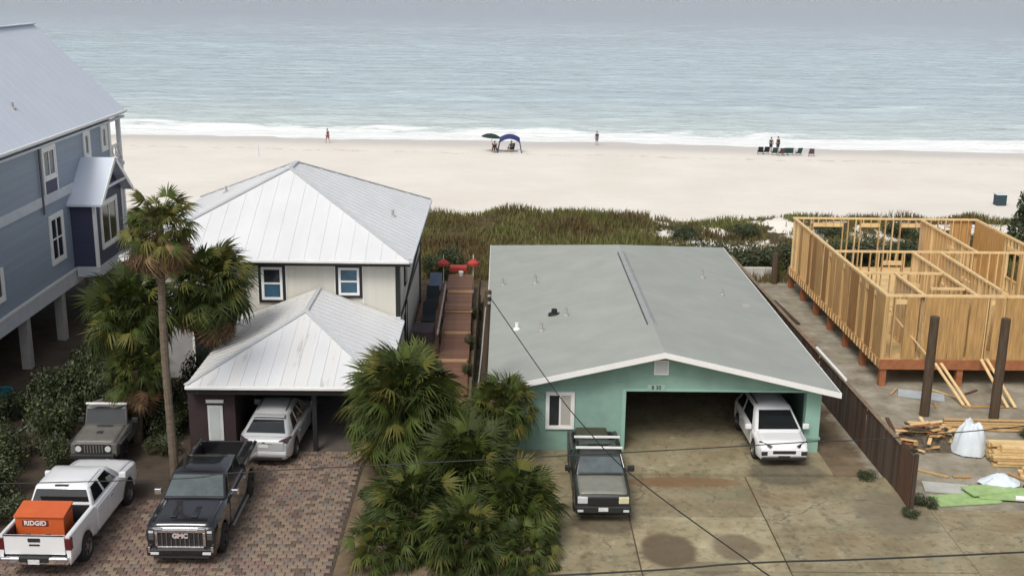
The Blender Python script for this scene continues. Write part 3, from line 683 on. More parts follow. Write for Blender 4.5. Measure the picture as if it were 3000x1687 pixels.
def stud_wall(a, b, gap=.41, openings=(), z0=fz0, z1=fz1, skip=()):
    a = Vector((a[0], a[1], 0)); b = Vector((b[0], b[1], 0)); Ln = (b - a).length; d = (b - a) / Ln; alongx = abs(d.x) > .5
    MB().beam(a + Vector((0, 0, z0 + .02)), b + Vector((0, 0, z0 + .02)), .14, .04).build('bottom_plate', pine, FH)
    MB().beam(a + Vector((0, 0, z1 - .045)), b + Vector((0, 0, z1 - .045)), .145, .09).build('top_plate', pine_light, FH)
    t = .03
    while t < Ln:
        op = [o for o in openings if o[0] < t < o[1]]
        p = a + d * t
        me = (STUDY if rs.random() < .6 else STUDL) if alongx else rs.choice((STUDX, STUDX, STUDX2, STUDX3))
        if op:
            _, _, s0, s1 = op[0]
            if s0 > z0 + .1: link('stud', me, FH, p + Vector((0, 0, z0 + .04)) - FO, scale=(1, 1, s0 - z0 - .04))
            if s1 < z1 - .2: link('stud', me, FH, p + Vector((0, 0, s1)) - FO, scale=(1, 1, z1 - .09 - s1))
        else: link('stud', me, FH, p + Vector((0, 0, z0 + .04)) - FO, scale=(1, 1, z1 - .09 - z0 - .04))
        t += gap
    for (t0, t1, s0, s1) in openings:
        for t_ in (t0 - .02, t1 + .02): link('stud', STUDY if alongx else STUDX, FH, a + d * t_ + Vector((0, 0, z0 + .04)) - FO, scale=(1, 1, z1 - .13 - z0))
        MB().beam(a + d * t0 + Vector((0, 0, s1 + .1)), a + d * t1 + Vector((0, 0, s1 + .1)), .13, .2).build('header', pine_light, FH)
        if s0 > z0 + .1: MB().beam(a + d * t0 + Vector((0, 0, s0)), a + d * t1 + Vector((0, 0, s0)), .14, .045).build('sill', pine, FH)
stud_wall((fx0 + .07, fy0), (fx0 + .07, fy1), openings=((1.15, 1.5, 1.24, 3.6), (2.25, 2.7, 1.24, 3.6), (3.3, 3.65, 1.24, 3.6), (5.8, 6.2, 1.24, 3.6), (8.1, 8.55, 1.24, 3.6)))
stud_wall((fx0 + .14, fy0 + .07), (fx1 - .14, fy0 + .07), openings=((.3, .75, 1.24, 3.6), (4.25, 4.5, 1.24, 3.6)))
stud_wall((fx0 + .14, fy1 - .07), (fx1 - .14, fy1 - .07), gap=.41, openings=((1.0, 2.6, 1.24, 3.5), (3.6, 4.6, 1.24, 3.5), (5.8, 7.4, 1.24, 3.5)))
stud_wall((fx1 - .07, fy0), (fx1 - .07, fy1), openings=((5, 6.4, 1.9, 3.3), (10, 11.5, 1.9, 3.3)))
stud_wall((fx0 + .15, 53.7), (fx1 - .15, 53.7), openings=((2.3, 3.2, 1.24, 3.3),))
stud_wall((19.75, fy0 + .15), (19.75, 53.6), openings=((3, 3.9, 1.24, 3.3),))
stud_wall((17.55, fy0 + .15), (17.55, 49.4)); stud_wall((fx0 + .15, 49.5), (19.65, 49.5), openings=((1.8, 2.6, 1.24, 3.3),))
stud_wall((21.1, 46.7), (21.1, 53.6), openings=((3.0, 4.2, 1.24, 3.3),)); stud_wall((18.2, 46.9), (19.65, 46.9))
stud_wall((22.9, 53.8), (22.9, fy1 - .15), openings=((2.5, 3.5, 1.24, 3.3),))
OSBS = [osb, mat('sheathing_board_dark', (.30, .155, .05), .75, var=.4, vscale=3, stretch=(6, 6, .3)), mat('sheathing_board_pale', (.46, .27, .10), .7, var=.35, vscale=3, stretch=(5, 5, .35))]
# wall sheathing boards, hung on the outer studs
def sheet(x0, x1, y0, y1, z0, z1): box(x0, x1, y0, y1, z0, z1).build('sheathing_panel', rs.choice(OSBS), FH)
for (y0, y1) in ((45.75, 46.85), (47.2, 47.95), (48.4, 49.0), (49.35, 50.5), (50.85, 51.5), (51.95, 52.9), (53.2, 53.75), (54.3, 55.0), (55.4, 56.3), (56.32, 57.1), (57.5, 57.9), (59.4, 59.7)): sheet(fx0 - .016, fx0 - .002, y0, y1, fz0, fz1 - .12)
for (x0, x1) in ((16.85, 17.35), (17.6, 18.7), (18.72, 19.4), (19.5, 20.15), (20.5, 20.9), (21.0, 22.1), (22.2, 22.9), (23.1, 24.2)): sheet(x0, x1, fy0 - .018, fy0 - .003, fz0 + .03, fz1 - .1)
sheet(fx1 - .14 - .02, fx1 - .142, 57.5, 61.4, 1.25, 3.9)
sheet(24.6, 25.8, fy1 + .002, fy1 + .018, fz0, fz1 - .1)
for (a, b) in (((16.3, 46.2, 3.2), (18.0, 45.2, 1.25)), ((20.8, 53.9, 1.3), (22.2, 53.9, 3.7)), ((17.9, 61.4, 1.3), (16.6, 61.4, 3.3)), ((22.6, 50.8, 1.25), (21.2, 50.8, 3.6))):
    MB().beam(a, b, .09, .04).build('brace', pine_light, FH)
MB().box(17.0, 19.2, 45.9, 46.2, fz0 + .002, fz0 + .3).build('subfloor_stack', ply, FH)
# ------------------------------------------------------------------ driveways
# concrete drive on the right, cast in slabs
cm_, N, L, B = node_mat('stained_concrete')
geo = N.new('ShaderNodeNewGeometry'); P = geo.outputs['Position']; sx = N.new('ShaderNodeSeparateXYZ'); L.new(P, sx.inputs[0]); X, Y, Z = sx.outputs
n1 = noise_n(N, L, P, .55, 8, .68); n2 = noise_n(N, L, P, 4, 6, .65); n3 = noise_n(N, L, P, .23, 5, .6, (1, 1.4, 1))
base = ramp_n(N, L, n1, (.25, (.15, .12, .068)), (.48, (.25, .21, .125)), (.72, (.36, .315, .205)))
base = mix_n(N, L, math_n(N, L, 'MULTIPLY', step_n(N, L, noise_n(N, L, P, .9, 5, .6), .52, .66), .35), base, (.17, .185, .12))
vo = N.new('ShaderNodeTexVoronoi'); vo.feature = 'DISTANCE_TO_EDGE'; vo.inputs['Scale'].default_value = .21
vm = N.new('ShaderNodeVectorMath'); vm.operation = 'ADD'; nv = N.new('ShaderNodeTexNoise'); nv.inputs['Scale'].default_value = 1.3; nv.inputs['Detail'].default_value = 5; L.new(P, nv.inputs['Vector']); L.new(P, vm.inputs[0]); L.new(nv.outputs['Color'], vm.inputs[1]); L.new(vm.outputs[0], vo.inputs['Vector'])
crk = math_n(N, L, 'SUBTRACT', 1, step_n(N, L, vo.outputs['Distance'], .0015, .006))
base = mix_n(N, L, math_n(N, L, 'MULTIPLY', step_n(N, L, n2, .5, .68), .65), base, (.12, .095, .055))
base = mix_n(N, L, math_n(N, L, 'MULTIPLY', step_n(N, L, noise_n(N, L, P, 1.7, 8, .75), .56, .68), .45), base, (.46, .40, .29))
base = mix_n(N, L, math_n(N, L, 'MULTIPLY', step_n(N, L, n3, .52, .66), .32), base, (.23, .14, .065))
def ellipse(cx, cy, rx_, ry_, soft=.18):
    a = math_n(N, L, 'DIVIDE', math_n(N, L, 'SUBTRACT', X, cx), rx_); b = math_n(N, L, 'DIVIDE', math_n(N, L, 'SUBTRACT', Y, cy), ry_)
    r = math_n(N, L, 'SQRT', math_n(N, L, 'ADD', math_n(N, L, 'MULTIPLY', a, a), math_n(N, L, 'MULTIPLY', b, b)))
    r = math_n(N, L, 'ADD', r, math_n(N, L, 'MULTIPLY', math_n(N, L, 'SUBTRACT', n1, .5), .5))
    return math_n(N, L, 'SUBTRACT', 1, step_n(N, L, r, 1 - soft, 1 + soft))
for (cx, cy, rx_, ry_, k, col_) in ((5.1, 31.1, .85, 1.05, .85, (.085, .06, .035)), (7.15, 31.3, .75, .85, .7, (.10, .075, .045)), (6.2, 30.0, .8, .4, .6, (.11, .09, .06)),
                                    (6.2, 35.9, 2.2, .4, .6, (.20, .095, .035)), (3.4, 33.0, 1.1, .9, .6, (.07, .055, .04)), (9.9, 36.6, 1.3, .9, .6, (.07, .06, .045)), (12.6, 33.6, 1.2, 1.6, .6, (.15, .13, .09))):
    base = mix_n(N, L, math_n(N, L, 'MULTIPLY', ellipse(cx, cy, rx_, ry_), k), base, col_)
base = mix_n(N, L, math_n(N, L, 'MULTIPLY', math_n(N, L, 'MULTIPLY', crk, step_n(N, L, n1, .42, .6)), .6), base, (.05, .038, .022))
for xt in (8.95, 10.45, 2.6, 4.0):
    tr_ = math_n(N, L, 'ABSOLUTE', math_n(N, L, 'SUBTRACT', math_n(N, L, 'ADD', X, math_n(N, L, 'MULTIPLY', math_n(N, L, 'SUBTRACT', n3, .5), 1.2)), xt))
    base = mix_n(N, L, math_n(N, L, 'MULTIPLY', math_n(N, L, 'MULTIPLY', math_n(N, L, 'SUBTRACT', 1, step_n(N, L, tr_, .10, .2)), step_n(N, L, n2, .35, .6)), .4), base, (.09, .072, .045))
oi = N.new('ShaderNodeObjectInfo'); hv = N.new('ShaderNodeHueSaturation'); mr = N.new('ShaderNodeMapRange'); mr.inputs['To Min'].default_value = .82; mr.inputs['To Max'].default_value = 1.22
L.new(oi.outputs['Random'], mr.inputs['Value']); L.new(mr.outputs[0], hv.inputs['Value']); L.new(base, hv.inputs['Color'])
L.new(hv.outputs[0], B.inputs['Base Color']); B.inputs['Roughness'].default_value = .85
bp = N.new('ShaderNodeBump'); bp.inputs['Strength'].default_value = .35; bp.inputs['Distance'].default_value = .02; L.new(n2, bp.inputs['Height']); L.new(bp.outputs[0], B.inputs['Normal'])
DRV = tag(box(.9, 13.9, 18.0, 36.42, -.05, .012).build('driveway', mat('joint_dirt', (.10, .075, .045), .95, var=.3)), kind='structure')
xj = (.9, 4.15, 8.45, 13.9); yj = (18.0, 22.4, 26.2, 29.85, 33.3, 36.42)
for i in range(3):
    for j in range(5):
        s_ = MB(); s_.box(xj[i] + .02, xj[i + 1] - .02, yj[j] + .02, yj[j + 1] - .02, .013, .05 + .012 * ((i * 7 + j * 5) % 3))
        s_.build('slab', cm_, DRV, bevel=.012)
GS = tag(box(-.1, 11.5, 36.45, 46.0, -.05, .13).build('garage_floor', cm_), kind='structure')
st = tag(box(13.95, 60, 10, 34.0, -.05, .016).build('street_apron', cm_), kind='structure')
# brick pavers on the left
PV = tag(MB().box(-15.0, -4.7, 24.0, 34.5, -.06, .02).box(-10.3, -4.7, 34.5, 38.3, -.06, .02).build('paver_drive', mat('paver_bedding', (.075, .055, .042), .95, var=.3)), kind='structure')
pav = [mat('paver_%s' % n, c_, .85, var=.22, vscale=3, bump=.4, bscale=25) for n, c_ in
       (('rose', (.19, .125, .102)), ('tan', (.24, .18, .128)), ('brown', (.125, .09, .07)), ('grey', (.18, .15, .125)), ('pink', (.215, .15, .122)))]
PM = []
for i, m_ in enumerate(pav):
    b_ = MB(); b_.add([(-.135, -.1, -.03), (.135, -.1, -.03), (.135, .1, -.03), (-.135, .1, -.03), (-.125, -.09, .012), (.125, -.09, .012), (.125, .09, .012), (-.125, .09, .012)],
                    [(4, 5, 6, 7), (0, 1, 5, 4), (1, 2, 6, 5), (2, 3, 7, 6), (3, 0, 4, 7)]); PM.append(b_.mesh('paver', m_))
rp = random.Random(11); rest = MB(); cnt = 0
row = 0; y = 24.1
while y < 38.2:
    x = -14.85 + (row % 2) * .14
    while x < -4.85:
        k = rp.choice((0, 0, 1, 1, 2, 2, 3, 4)) if x < -8.2 else rp.choice((0, 1, 1, 1, 2, 3, 4)); dz = rp.uniform(0, .012)
        if x < -10.25 and y > 34.35: x += .28; continue
        near = 29.55 < y and cnt < 300 and (x > -7.9 or -11.85 < x < -10.0)
        if near: link('paver', PM[k], PV, (x, y, .032 + dz), (rp.gauss(0, .01), rp.gauss(0, .01), rp.gauss(0, .02))); cnt += 1
        else:
            rest.cur = k; q = [(-.135, -.1, .02), (.135, -.1, .02), (.135, .1, .02), (-.135, .1, .02), (-.125, -.09, .044), (.125, -.09, .044), (.125, .09, .044), (-.125, .09, .044)]
            rest.add([(x + a, y + b_, c_ + dz) for a, b_, c_ in q], [(4, 5, 6, 7), (0, 1, 5, 4), (1, 2, 6, 5), (2, 3, 7, 6), (3, 0, 4, 7)])
        x += .28
    y += .21; row += 1
rest.cur = 1
o = rest.build('pavers', pav, PV); o['kind'] = 'stuff'; o['label'] = 'remaining brick pavers of the left drive'
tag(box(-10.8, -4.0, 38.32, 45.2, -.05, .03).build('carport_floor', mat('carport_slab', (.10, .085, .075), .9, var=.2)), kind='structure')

# ------------------------------------------------------------------ fence along the building site
FN = thing('board_fence', 'dark brown board fence between the mint house and the building site', 'fence', (13.15, 46, 0))
rf = random.Random(4)
PK = []
for i in range(3):
    PK.append(box(-.011, .011, -.068, .068, 0, 1).mesh('board', [fence_m, fence_m2, mat('greyed_fence_wood', (.085, .07, .055), .85, var=.35, vscale=3, stretch=(3, 3, .4))][i]))
fence_x = lambda y: 13.32 - (y - 34) * .0226
y = 35.3; k = 0
while y < 61.8:
    h = 1.72 + rf.uniform(-.006, .006)
    link('board', PK[rf.randrange(3)], FN, (fence_x(y) - 13.15, y - 46, .02), (rf.gauss(0, .006), rf.gauss(0, .006), rf.gauss(0, .01)), (1, 1, h)); y += .139; k += 1
for z in (.35, 1.5): MB().beam((fence_x(35.3) + .04, 35.3, z), (fence_x(61.8) + .04, 61.8, z), .05, .09).build('rail', fence_m, FN)
MB().beam((fence_x(35.3) + .03, 35.25, 1.765), (fence_x(61.8) + .03, 61.85, 1.765), .16, .035).build('cap_board', mat('tan_cap_board', (.20, .145, .09), .85, var=.3, vscale=3), FN)
for i in range(11):
    y = 35.4 + i * 2.6; box(fence_x(y) + .068, fence_x(y) + .17, y - .05, y + .05, 0, 1.74).build('post', fence_m, FN)
# reddish end panel turned towards the street
FP = thing('fence_end_panel', 'reddish brown fence panel standing at the street end of the site fence', 'fence', (13.3, 34.7, 0))
for i in range(9):
    y = 33.98 + i * .145; box(13.24 + i * .006, 13.265 + i * .006, y, y + .135, .02, 1.9 - .01 * (i % 3)).build('board', fence_m2, FP)
box(13.28, 13.40, 33.93, 34.05, 0, 1.95).build('post', fence_m, FP); MB().beam((13.33, 34.06, 1.5), (13.36, 35.2, 1.5), .05, .09).build('rail', fence_m2, FP)
MB().tube([(13.1, 45.2, 1.845), (13.18, 41.3, 1.845)], .06, 8).single('white_pipe', white_paint, 'long white pipe lying along the top of the brown site fence', 'pipe', (13.05, 43.2, 1.8), smooth=True)
# low pale wall at the back of the lots
MB().box(9.6, 15.4, 63.1, 63.35, 0, .75).single('low_wall', mat('pale_block_wall', (.50, .48, .44), .85, var=.2, vscale=2), 'low pale block wall behind the mint house near the dune', 'wall', (12.5, 63.2, 0), bevel=.02)

# ------------------------------------------------------------------ pilings and service pole
def piling(x, y, h, label, lean=(0, 0), r=.19):
    m = MB(); m.tube([(x, y, -.1), (x + lean[0] * .5, y + lean[1] * .5, h * .5), (x + lean[0], y + lean[1], h)], [r, r * .96, r * .9], 14)
    m.single('wood_piling', piling_m, label, 'piling', (x, y, 0), 'round wooden pilings on the building site', smooth=True)
piling(16.75, 42.4, 4.05, 'tall dark wooden piling before the stud frame, nearest the brown fence'); piling(19.35, 42.05, 4.1, 'tall dark wooden piling before the stud frame, close to the right picture edge')
piling(15.4, 62.5, 1.75, 'short dark wooden piling at the back corner of the stud frame')
UP = thing('utility_pole', 'weathered wooden service pole rising from the palms beside the mint house', 'utility pole', (-.72, 37.9, 0))
m = MB(); m.tube([(-.72, 37.9, -.1), (-.55, 37.9, 3), (-.40, 37.9, 6.15)], [.16, .14, .12], 12); m.build('pole', piling_m, UP, smooth=True)
box(-.78, -.54, 37.66, 37.76, 1.95, 2.5).build('meter_box', mat('grey_meter_box', (.42, .42, .40), .5), UP, bevel=.02)
for z in (5.7, 5.95): m = MB(); m.lathe([(.02, z), (.06, z + .02), (.06, z + .08), (.02, z + .1)], 10, c=(-.36, 37.76, 0)); m.build('insulator', mat('porcelain', (.3, .32, .3), .3), UP, smooth=True)
m = MB(); m.tube([(-.75, 37.73, 2.5), (-.6, 37.76, 4), (-.48, 37.77, 5.6)], .025, 6); m.build('conduit', conc_col, UP, smooth=True)
def wire(pts, r, label, name='power_line', n=40):
    """smooth curve through the points"""
    P4 = [Vector(p) for p in pts]; out = []
    ext = [P4[0] * 2 - P4[1]] + P4 + [P4[-1] * 2 - P4[-2]]
    for i in range(1, len(ext) - 2):
        p0, p1, p2, p3 = ext[i - 1:i + 3]
        for k in range(10):
            t = k / 10; out.append(.5 * ((2 * p1) + (-p0 + p2) * t + (2 * p0 - 5 * p1 + 4 * p2 - p3) * t * t + (-p0 + 3 * p1 - 3 * p2 + p3) * t ** 3))
    out.append(P4[-1]); m = MB(); m.tube(out, r, 6)
    m.single(name, cable_m, label, 'cable', tuple(out[0]), smooth=True)
wire([(-.36, 37.74, 6.0), (1.57, 34.5, 4.11), (2.59, 32.5, 3.4), (3.76, 30.0, 2.97), (6.08, 25.0, 2.97), (8.0, 18, 4.2), (9.3, 12, 6.4)], .017, 'black service cable sagging from the wooden pole over the concrete drive')
wire([(-40, 24.2, 1.9), (-18, 24, 2.0), (1.65, 24, 3.16), (5.96, 24, 3.5), (12.15, 24, 3.82), (40, 24, 5.6)], .021, 'thick black power line crossing the bottom right of the view')
wire([(-40, 26, 3.6), (-10.9, 26, 4.45), (-5.94, 26, 4.78), (3.15, 26, 5.36), (7.35, 26, 5.66), (12.73, 26, 6.12), (40, 26, 9.2)], .013, 'thin black power line passing in front of the parked cars')

# ------------------------------------------------------------------ board walk between the houses
BWK = thing('boardwalk', 'red brown wooden walk with shallow steps leading to the dune', 'boardwalk', (-2.2, 54, 0))
rb = random.Random(9)
BD = [box(-.66, .66, -.068, .068, -.015, .015).mesh('board', m_) for m_ in (deck_m, deck_m2, deck_m)]
y = 44.0
while y < 60.6:
    z = .12 if y < 48 else .3 if y < 51.5 else .48 if y < 54.5 else .66 if y < 57.5 else .84
    cxw = -1.98 - (y - 47) * .010
    link('board', BD[rb.randrange(3)], BWK, (cxw + 2.2, y - 54, z), (0, 0, rb.gauss(0, .004))); y += .146
for (y, z) in ((48, .12), (51.5, .3), (54.5, .48), (57.5, .66)): box(-2.7, -1.35, y + .02 - .03, y + .05 - .03, z + .02, z + .16).build('riser', mat('pale_riser', (.50, .33, .20), .7), BWK)
for s_ in (-2.62, -1.42):
    MB().beam((s_ + .05, 44.0, .02), (s_ - .08, 60.6, .7), .06, .16).build('stringer', deck_m, BWK)
for s_, yy in ((-2.72, (48.5, 51, 53.5, 56)),):
    for y in yy: box(s_ - .05, s_ + .05, y - .05, y + .05, 0, 1.35).build('post', piling_m, BWK)
    MB().beam((s_, 48.4, 1.3), (s_, 56.1, 1.45), .07, .12).build('handrail', mat('grey_handrail', (.30, .27, .25), .7), BWK)
SD = thing('side_deck', 'weathered brown deck beside the cream house wall', 'deck', (-3.4, 54, 0))
y = 47.0
SB = [box(-.6, .6, -.068, .068, -.015, .015).mesh('board', m_) for m_ in (deck_m, mat('dark_deck_wood', (.13, .075, .05), .8, var=.3), deck_m2)]
while y < 60.5:
    link('board', SB[rb.randrange(3)], SD, (0, y - 54, .45), (0, 0, 0)); y += .15
box(-4.0, -2.82, 46.95, 60.5, .02, .43).build('deck_frame', piling_m, SD)
def lounger(x, y, z, m_, label):
    t = thing('deck_lounger', label, 'lounger', (x, y, z), 'loungers on the side deck')
    box(x - .32, x + .32, y - .9, y + .3, z + .22, z + .30).build('seat', m_, t, bevel=.03)
    mb = MB(); mb.prism([(x - .32, y + .3, z + .22), (x + .32, y + .3, z + .22), (x + .32, y + .9, z + .7), (x - .32, y + .9, z + .7)], (0, -.05, .07)); mb.build('backrest', m_, t)
    for a in (-.28, .28):
        for b_ in (-.8, .25): box(x + a - .02, x + a + .02, y + b_ - .02, y + b_ + .02, z, z + .22).build('leg', plastic, t)
lounger(-3.4, 58.6, .47, blue_cloth, 'blue grey lounger on the side deck, nearest the dune'); lounger(-3.4, 55.9, .47, dark_cloth, 'black lounger in the middle of the side deck'); lounger(-3.4, 53.0, .47, dark_cloth, 'black lounger on the side deck, nearest the carport')
MB().box(-3.95, -2.95, 49.2, 50.6, .47, 1.15).single('storage_bench', mat('dark_bench_wood', (.06, .045, .05), .8, var=.3), 'dark wooden storage bench at the near end of the side deck', 'bench', (-3.4, 49.9, .47), bevel=.04)
def patio_umbrella(x, y, z, r, label):
    t = thing('patio_umbrella', label, 'umbrella', (x, y, z), 'red patio umbrellas')
    m = MB(); n = 8; top = (x, y, z + 1.86); vs_ = [top]
    for k in range(n): a = k * 2 * math.pi / n; vs_.append((x + r * math.cos(a), y + r * math.sin(a), z + 1.62))
    for k in range(n): a = k * 2 * math.pi / n; vs_.append((x + r * 1.0 * math.cos(a), y + r * math.sin(a), z + 1.48))
    m.add(vs_, [(0, 1 + k, 1 + (k + 1) % n) for k in range(n)] + [(1 + k, 9 + k, 9 + (k + 1) % n, 1 + (k + 1) % n) for k in range(n)]); m.build('canopy', red_cloth, t)
    m = MB(); m.tube([(x, y, z), (x, y, z + 2.05)], .022, 8); m.build('pole', white_paint, t, smooth=True)
    m = MB(); m.lathe([(.0, z), (.25, z), (.25, z + .06), (.05, z + .1)], 14, c=(x, y, 0)); m.build('base', plastic, t, smooth=True)
patio_umbrella(-3.05, 60.3, -.05, .34, 'small red patio umbrella left of the boardwalk end'); patio_umbrella(-1.45, 60.4, -.05, .34, 'small red patio umbrella right of the boardwalk end')
m = MB(); m.box(-2.75, -1.8, 61.0, 61.6, .85, 1.15); m.single('red_cushion_bench', red_cloth, 'low red cushioned bench at the far end of the boardwalk', 'bench', (-2.3, 61.3, .85), bevel=.05)
m = MB(); m.lathe([(.10, .87), (.14, 1.1), (.12, 1.12), (.0, 1.08)], 10, c=(-2.1, 60.2, 0)); m.single('flower_pot', white_paint, 'small white pot at the far end of the boardwalk', 'pot', (-2.1, 60.2, .87), smooth=True)
LF = thing('boundary_fence', 'dark weathered fence along the left wall of the mint house', 'fence', (-1.05, 52, 0))
for i in range(110):
    y = 41.5 + i * .15
    link('board', PK[rf.randrange(3)], LF, (rf.gauss(0, .004), y - 52, .02), (0, 0, 0), (1, 1, 1.3 + rf.uniform(-.02, .02)))
for z in (.35, 1.1): box(-1.035, -.99, 41.5, 58, z, z + .08).build('rail', fence_m, LF)

# ------------------------------------------------------------------ fan palms
def fan_leaf(name, seed, m_, pet=1.12, Ln=.66, n=21, droop=.35, wide=112, fold=.45):
    rnd = random.Random(seed); mb = MB()
    def pz(y): return .12 * y - .16 * y * y
    mb.add([(-.03, 0, 0), (.03, 0, 0), (.016, pet * .55, pz(pet * .55)), (-.016, pet * .55, pz(pet * .55)), (.01, pet, pz(pet)), (-.01, pet, pz(pet))], [(0, 1, 2, 3), (3, 2, 4, 5)])
    bz = pz(pet)
    for i in range(n):
        a = R_(-wide + 2 * wide * i / (n - 1)) + rnd.gauss(0, .05); l = Ln * (1 - .25 * abs(a) / R_(wide)) * rnd.uniform(.75, 1.1)
        dx, dy = math.sin(a), math.cos(a); hw = Ln * .042; dr = droop * rnd.uniform(.6, 1.4); cut = .42
        def pt(r, side, k=1):
            x = dx * r + side * hw * dy * k; y = dy * r - side * hw * dx * k
            z = bz - fold * abs(x) - .14 * max(0, y) - dr * (max(0, r - cut * Ln) / (Ln * (1 - cut))) ** 1.4
            q = 1 - .25 * min(1, dr) * max(0, r - cut * Ln) / Ln
            return (x * q, pet + y * q, z)
        mb.add([(0, pet - .02, bz), pt(cut * l, -1), pt(cut * l, 1), pt(.74 * l, 1, .6), pt(.74 * l, -1, .6), pt(l, 0)], [(0, 1, 2), (1, 4, 3, 2), (4, 5, 3)])
    return mb.mesh(name, m_)
FL = {k: [[fan_leaf('frond', 10 * i + j, m_, droop=dr_, wide=wd_) for j, (dr_, wd_) in enumerate(((.22, 105), (.38, 102), (.55, 96)))] for i, m_ in enumerate(ms)] for k, ms in (('g', leafG), ('d', leafD))}
def palm(label, base, crown, rad, n=46, dead=8, trunk_r=.16, seed=0, lowest=-48, group='fan palms', name='fan_palm', weights=(2, 3, 2), boots=True, top=86):
    rnd = random.Random(seed); base = Vector(base); crown = Vector(crown)
    t = thing(name, label, 'palm', base, group)
    m = MB(); pts = []; rr_ = []
    K = 44 if crown.z > 6 else 12
    for i in range(K + 1):
        f = i / K; p = base.lerp(crown, f); p.x += .05 * math.sin(f * 5 + seed); pts.append(p - Vector((0, 0, .05 if i == 0 else 0)))
        rr_.append(trunk_r * (1.25 - .3 * f if f < .25 else 1.12 - .12 * f) * (1.07 if i % 2 else .95))
    m.tube(pts, rr_, 10); m.build('trunk', trunk_m, t, smooth=True)
    s0 = rad / 1.75; c_ = crown - base
    for i in range(n):
        f = (i + .5) / n; e = top - (top - lowest) * f ** .8 + rnd.gauss(0, 7); a = i * 2.39996 + rnd.gauss(0, .18)
        mats_i = rnd.choices((0, 1, 2), weights)[0]; sh_i = 0 if e > 45 else (1 if e > 0 else 2)
        sc = s0 * rnd.uniform(.45, 1.04)
        link('frond', FL['g'][mats_i][sh_i], t, c_ + Vector((0, 0, -.25 * s0 * f)), (R_(e), rnd.gauss(0, .45), a), (sc, sc, sc))
    for i in range(dead):
        e = rnd.uniform(-82, lowest + 18); a = rnd.uniform(0, 6.28); sc = s0 * rnd.uniform(.7, 1.0)
        link('dead_frond', FL['d'][rnd.randrange(2)][2], t, c_ + Vector((0, 0, -.35 * s0)), (R_(e), rnd.gauss(0, .4), a), (sc, sc, sc))
    return t
palm('tall palm with a long bare leaning trunk and shaggy brown skirt between the pickups', (-10.93, 35.93, 0), (-10.85, 35.9, 8.75), 1.5, n=90, dead=110, trunk_r=.125, seed=2, lowest=-25, weights=(1, 2, 4))
palm('dense green palm behind the tall bare trunk, left of it', (-13.6, 40.5, 0), (-13.5, 40.5, 4.55), 2.05, n=280, dead=22, seed=3, lowest=-70, weights=(5, 2, 1))
palm('dense green palm standing before the cream house wall', (-11.0, 42.2, 0), (-10.95, 42.0, 5.2), 2.1, n=290, dead=40, seed=4, lowest=-70, weights=(4, 2, 2))
palm('smaller palm with hanging tan fronds above the grey off road car', (-13.1, 39.2, 0), (-13.0, 39.0, 2.8), 1.5, n=120, dead=44, seed=5, lowest=-40, weights=(3, 3, 2))
palm('large rounded bright palm hiding the right corner of the carport', (-3.25, 36.4, 0), (-3.2, 36.3, 2.7), 2.4, n=430, dead=14, trunk_r=.2, seed=6, lowest=-72, weights=(3, 4, 3))
palm('lower palm head between the large rounded palm and the service pole', (-1.75, 36.0, 0), (-1.75, 36.0, 1.7), 1.6, n=190, dead=18, seed=7, lowest=-60)
palm('slender palm with brown skirt against the mint house corner', (.1, 37.0, 0), (.1, 37.0, 2.3), 1.45, n=210, dead=26, seed=8, lowest=-58, weights=(1, 3, 3))
palm('broad front palm, topmost of the clump beside the concrete drive', (-.85, 33.2, 0), (-.85, 33.1, 1.55), 2.15, n=330, dead=24, seed=9, lowest=-60, weights=(4, 3, 1))
palm('front clump palm leaning over the concrete drive', (.45, 32.0, 0), (.55, 31.9, 1.05), 1.85, n=230, dead=10, seed=12, lowest=-50, weights=(4, 3, 1))
palm('front clump palm spreading over the brick drive edge', (-2.4, 31.7, 0), (-2.45, 31.6, 1.0), 1.9, n=240, dead=14, seed=13, lowest=-50, weights=(4, 2, 1))
palm('lowest front palm at the bottom edge of the view', (-.9, 30.5, 0), (-.9, 30.4, .75), 1.7, n=190, dead=22, seed=14, lowest=-40, weights=(4, 2, 1))
palm('small low palm beside the brick drive at the bottom edge of the view', (-3.35, 30.4, 0), (-3.35, 30.3, .6), 1.3, n=100, dead=18, seed=15, top=80, lowest=-35, weights=(3, 2, 2))
palm('small low palm beside the concrete drive at the bottom edge of the view', (.75, 30.2, 0), (.75, 30.1, .6), 1.3, n=100, dead=18, seed=16, lowest=-35, weights=(4, 2, 1))
# shrubs
for i, (x, y, rx_, rz_) in enumerate(((-17.2, 36.6, 1.25, 1.5), (-16.4, 34.5, 1.2, 1.3), (-18.5, 35.0, 1.4, 1.7), (-15.9, 38.6, 1.2, 1.9), (-15.2, 32.6, .9, .9), (-16.6, 40.8, 1.3, 2.2), (-15.6, 42.6, 1.2, 2.4), (-17.4, 32.4, 1.3, 1.4), (-14.9, 30.6, .6, .7), (-18.2, 38.4, 1.0, 1.0), (-14.6, 44.4, 1.0, 1.8), (-12.2, 39.6, .9, 1.2), (-11.9, 37.9, .7, .8), (-12.6, 41.4, 1.0, 1.7), (-15.2, 36.9, .7, 1.1), (-11.6, 40.6, .8, 1.3), (-17.2, 42.8, 1.2, 1.5), (-18.6, 41.2, 1.0, 1.1), (-16.8, 45.4, 1.1, 1.6), (-19.0, 36.8, 1.0, 1.2), (-14.9, 41.6, 1.1, 3.0), (-15.6, 44.6, 1.2, 2.6), (-13.6, 42.6, .9, 2.6), (-12.0, 43.6, .8, 1.9), (-14.6, 39.9, .9, 2.2))):
    shrub(x, y, rx_, rz_, 'dark green shrub in the shady planting left of the carport', 'shrubs in the shady left planting', i, fine=True)
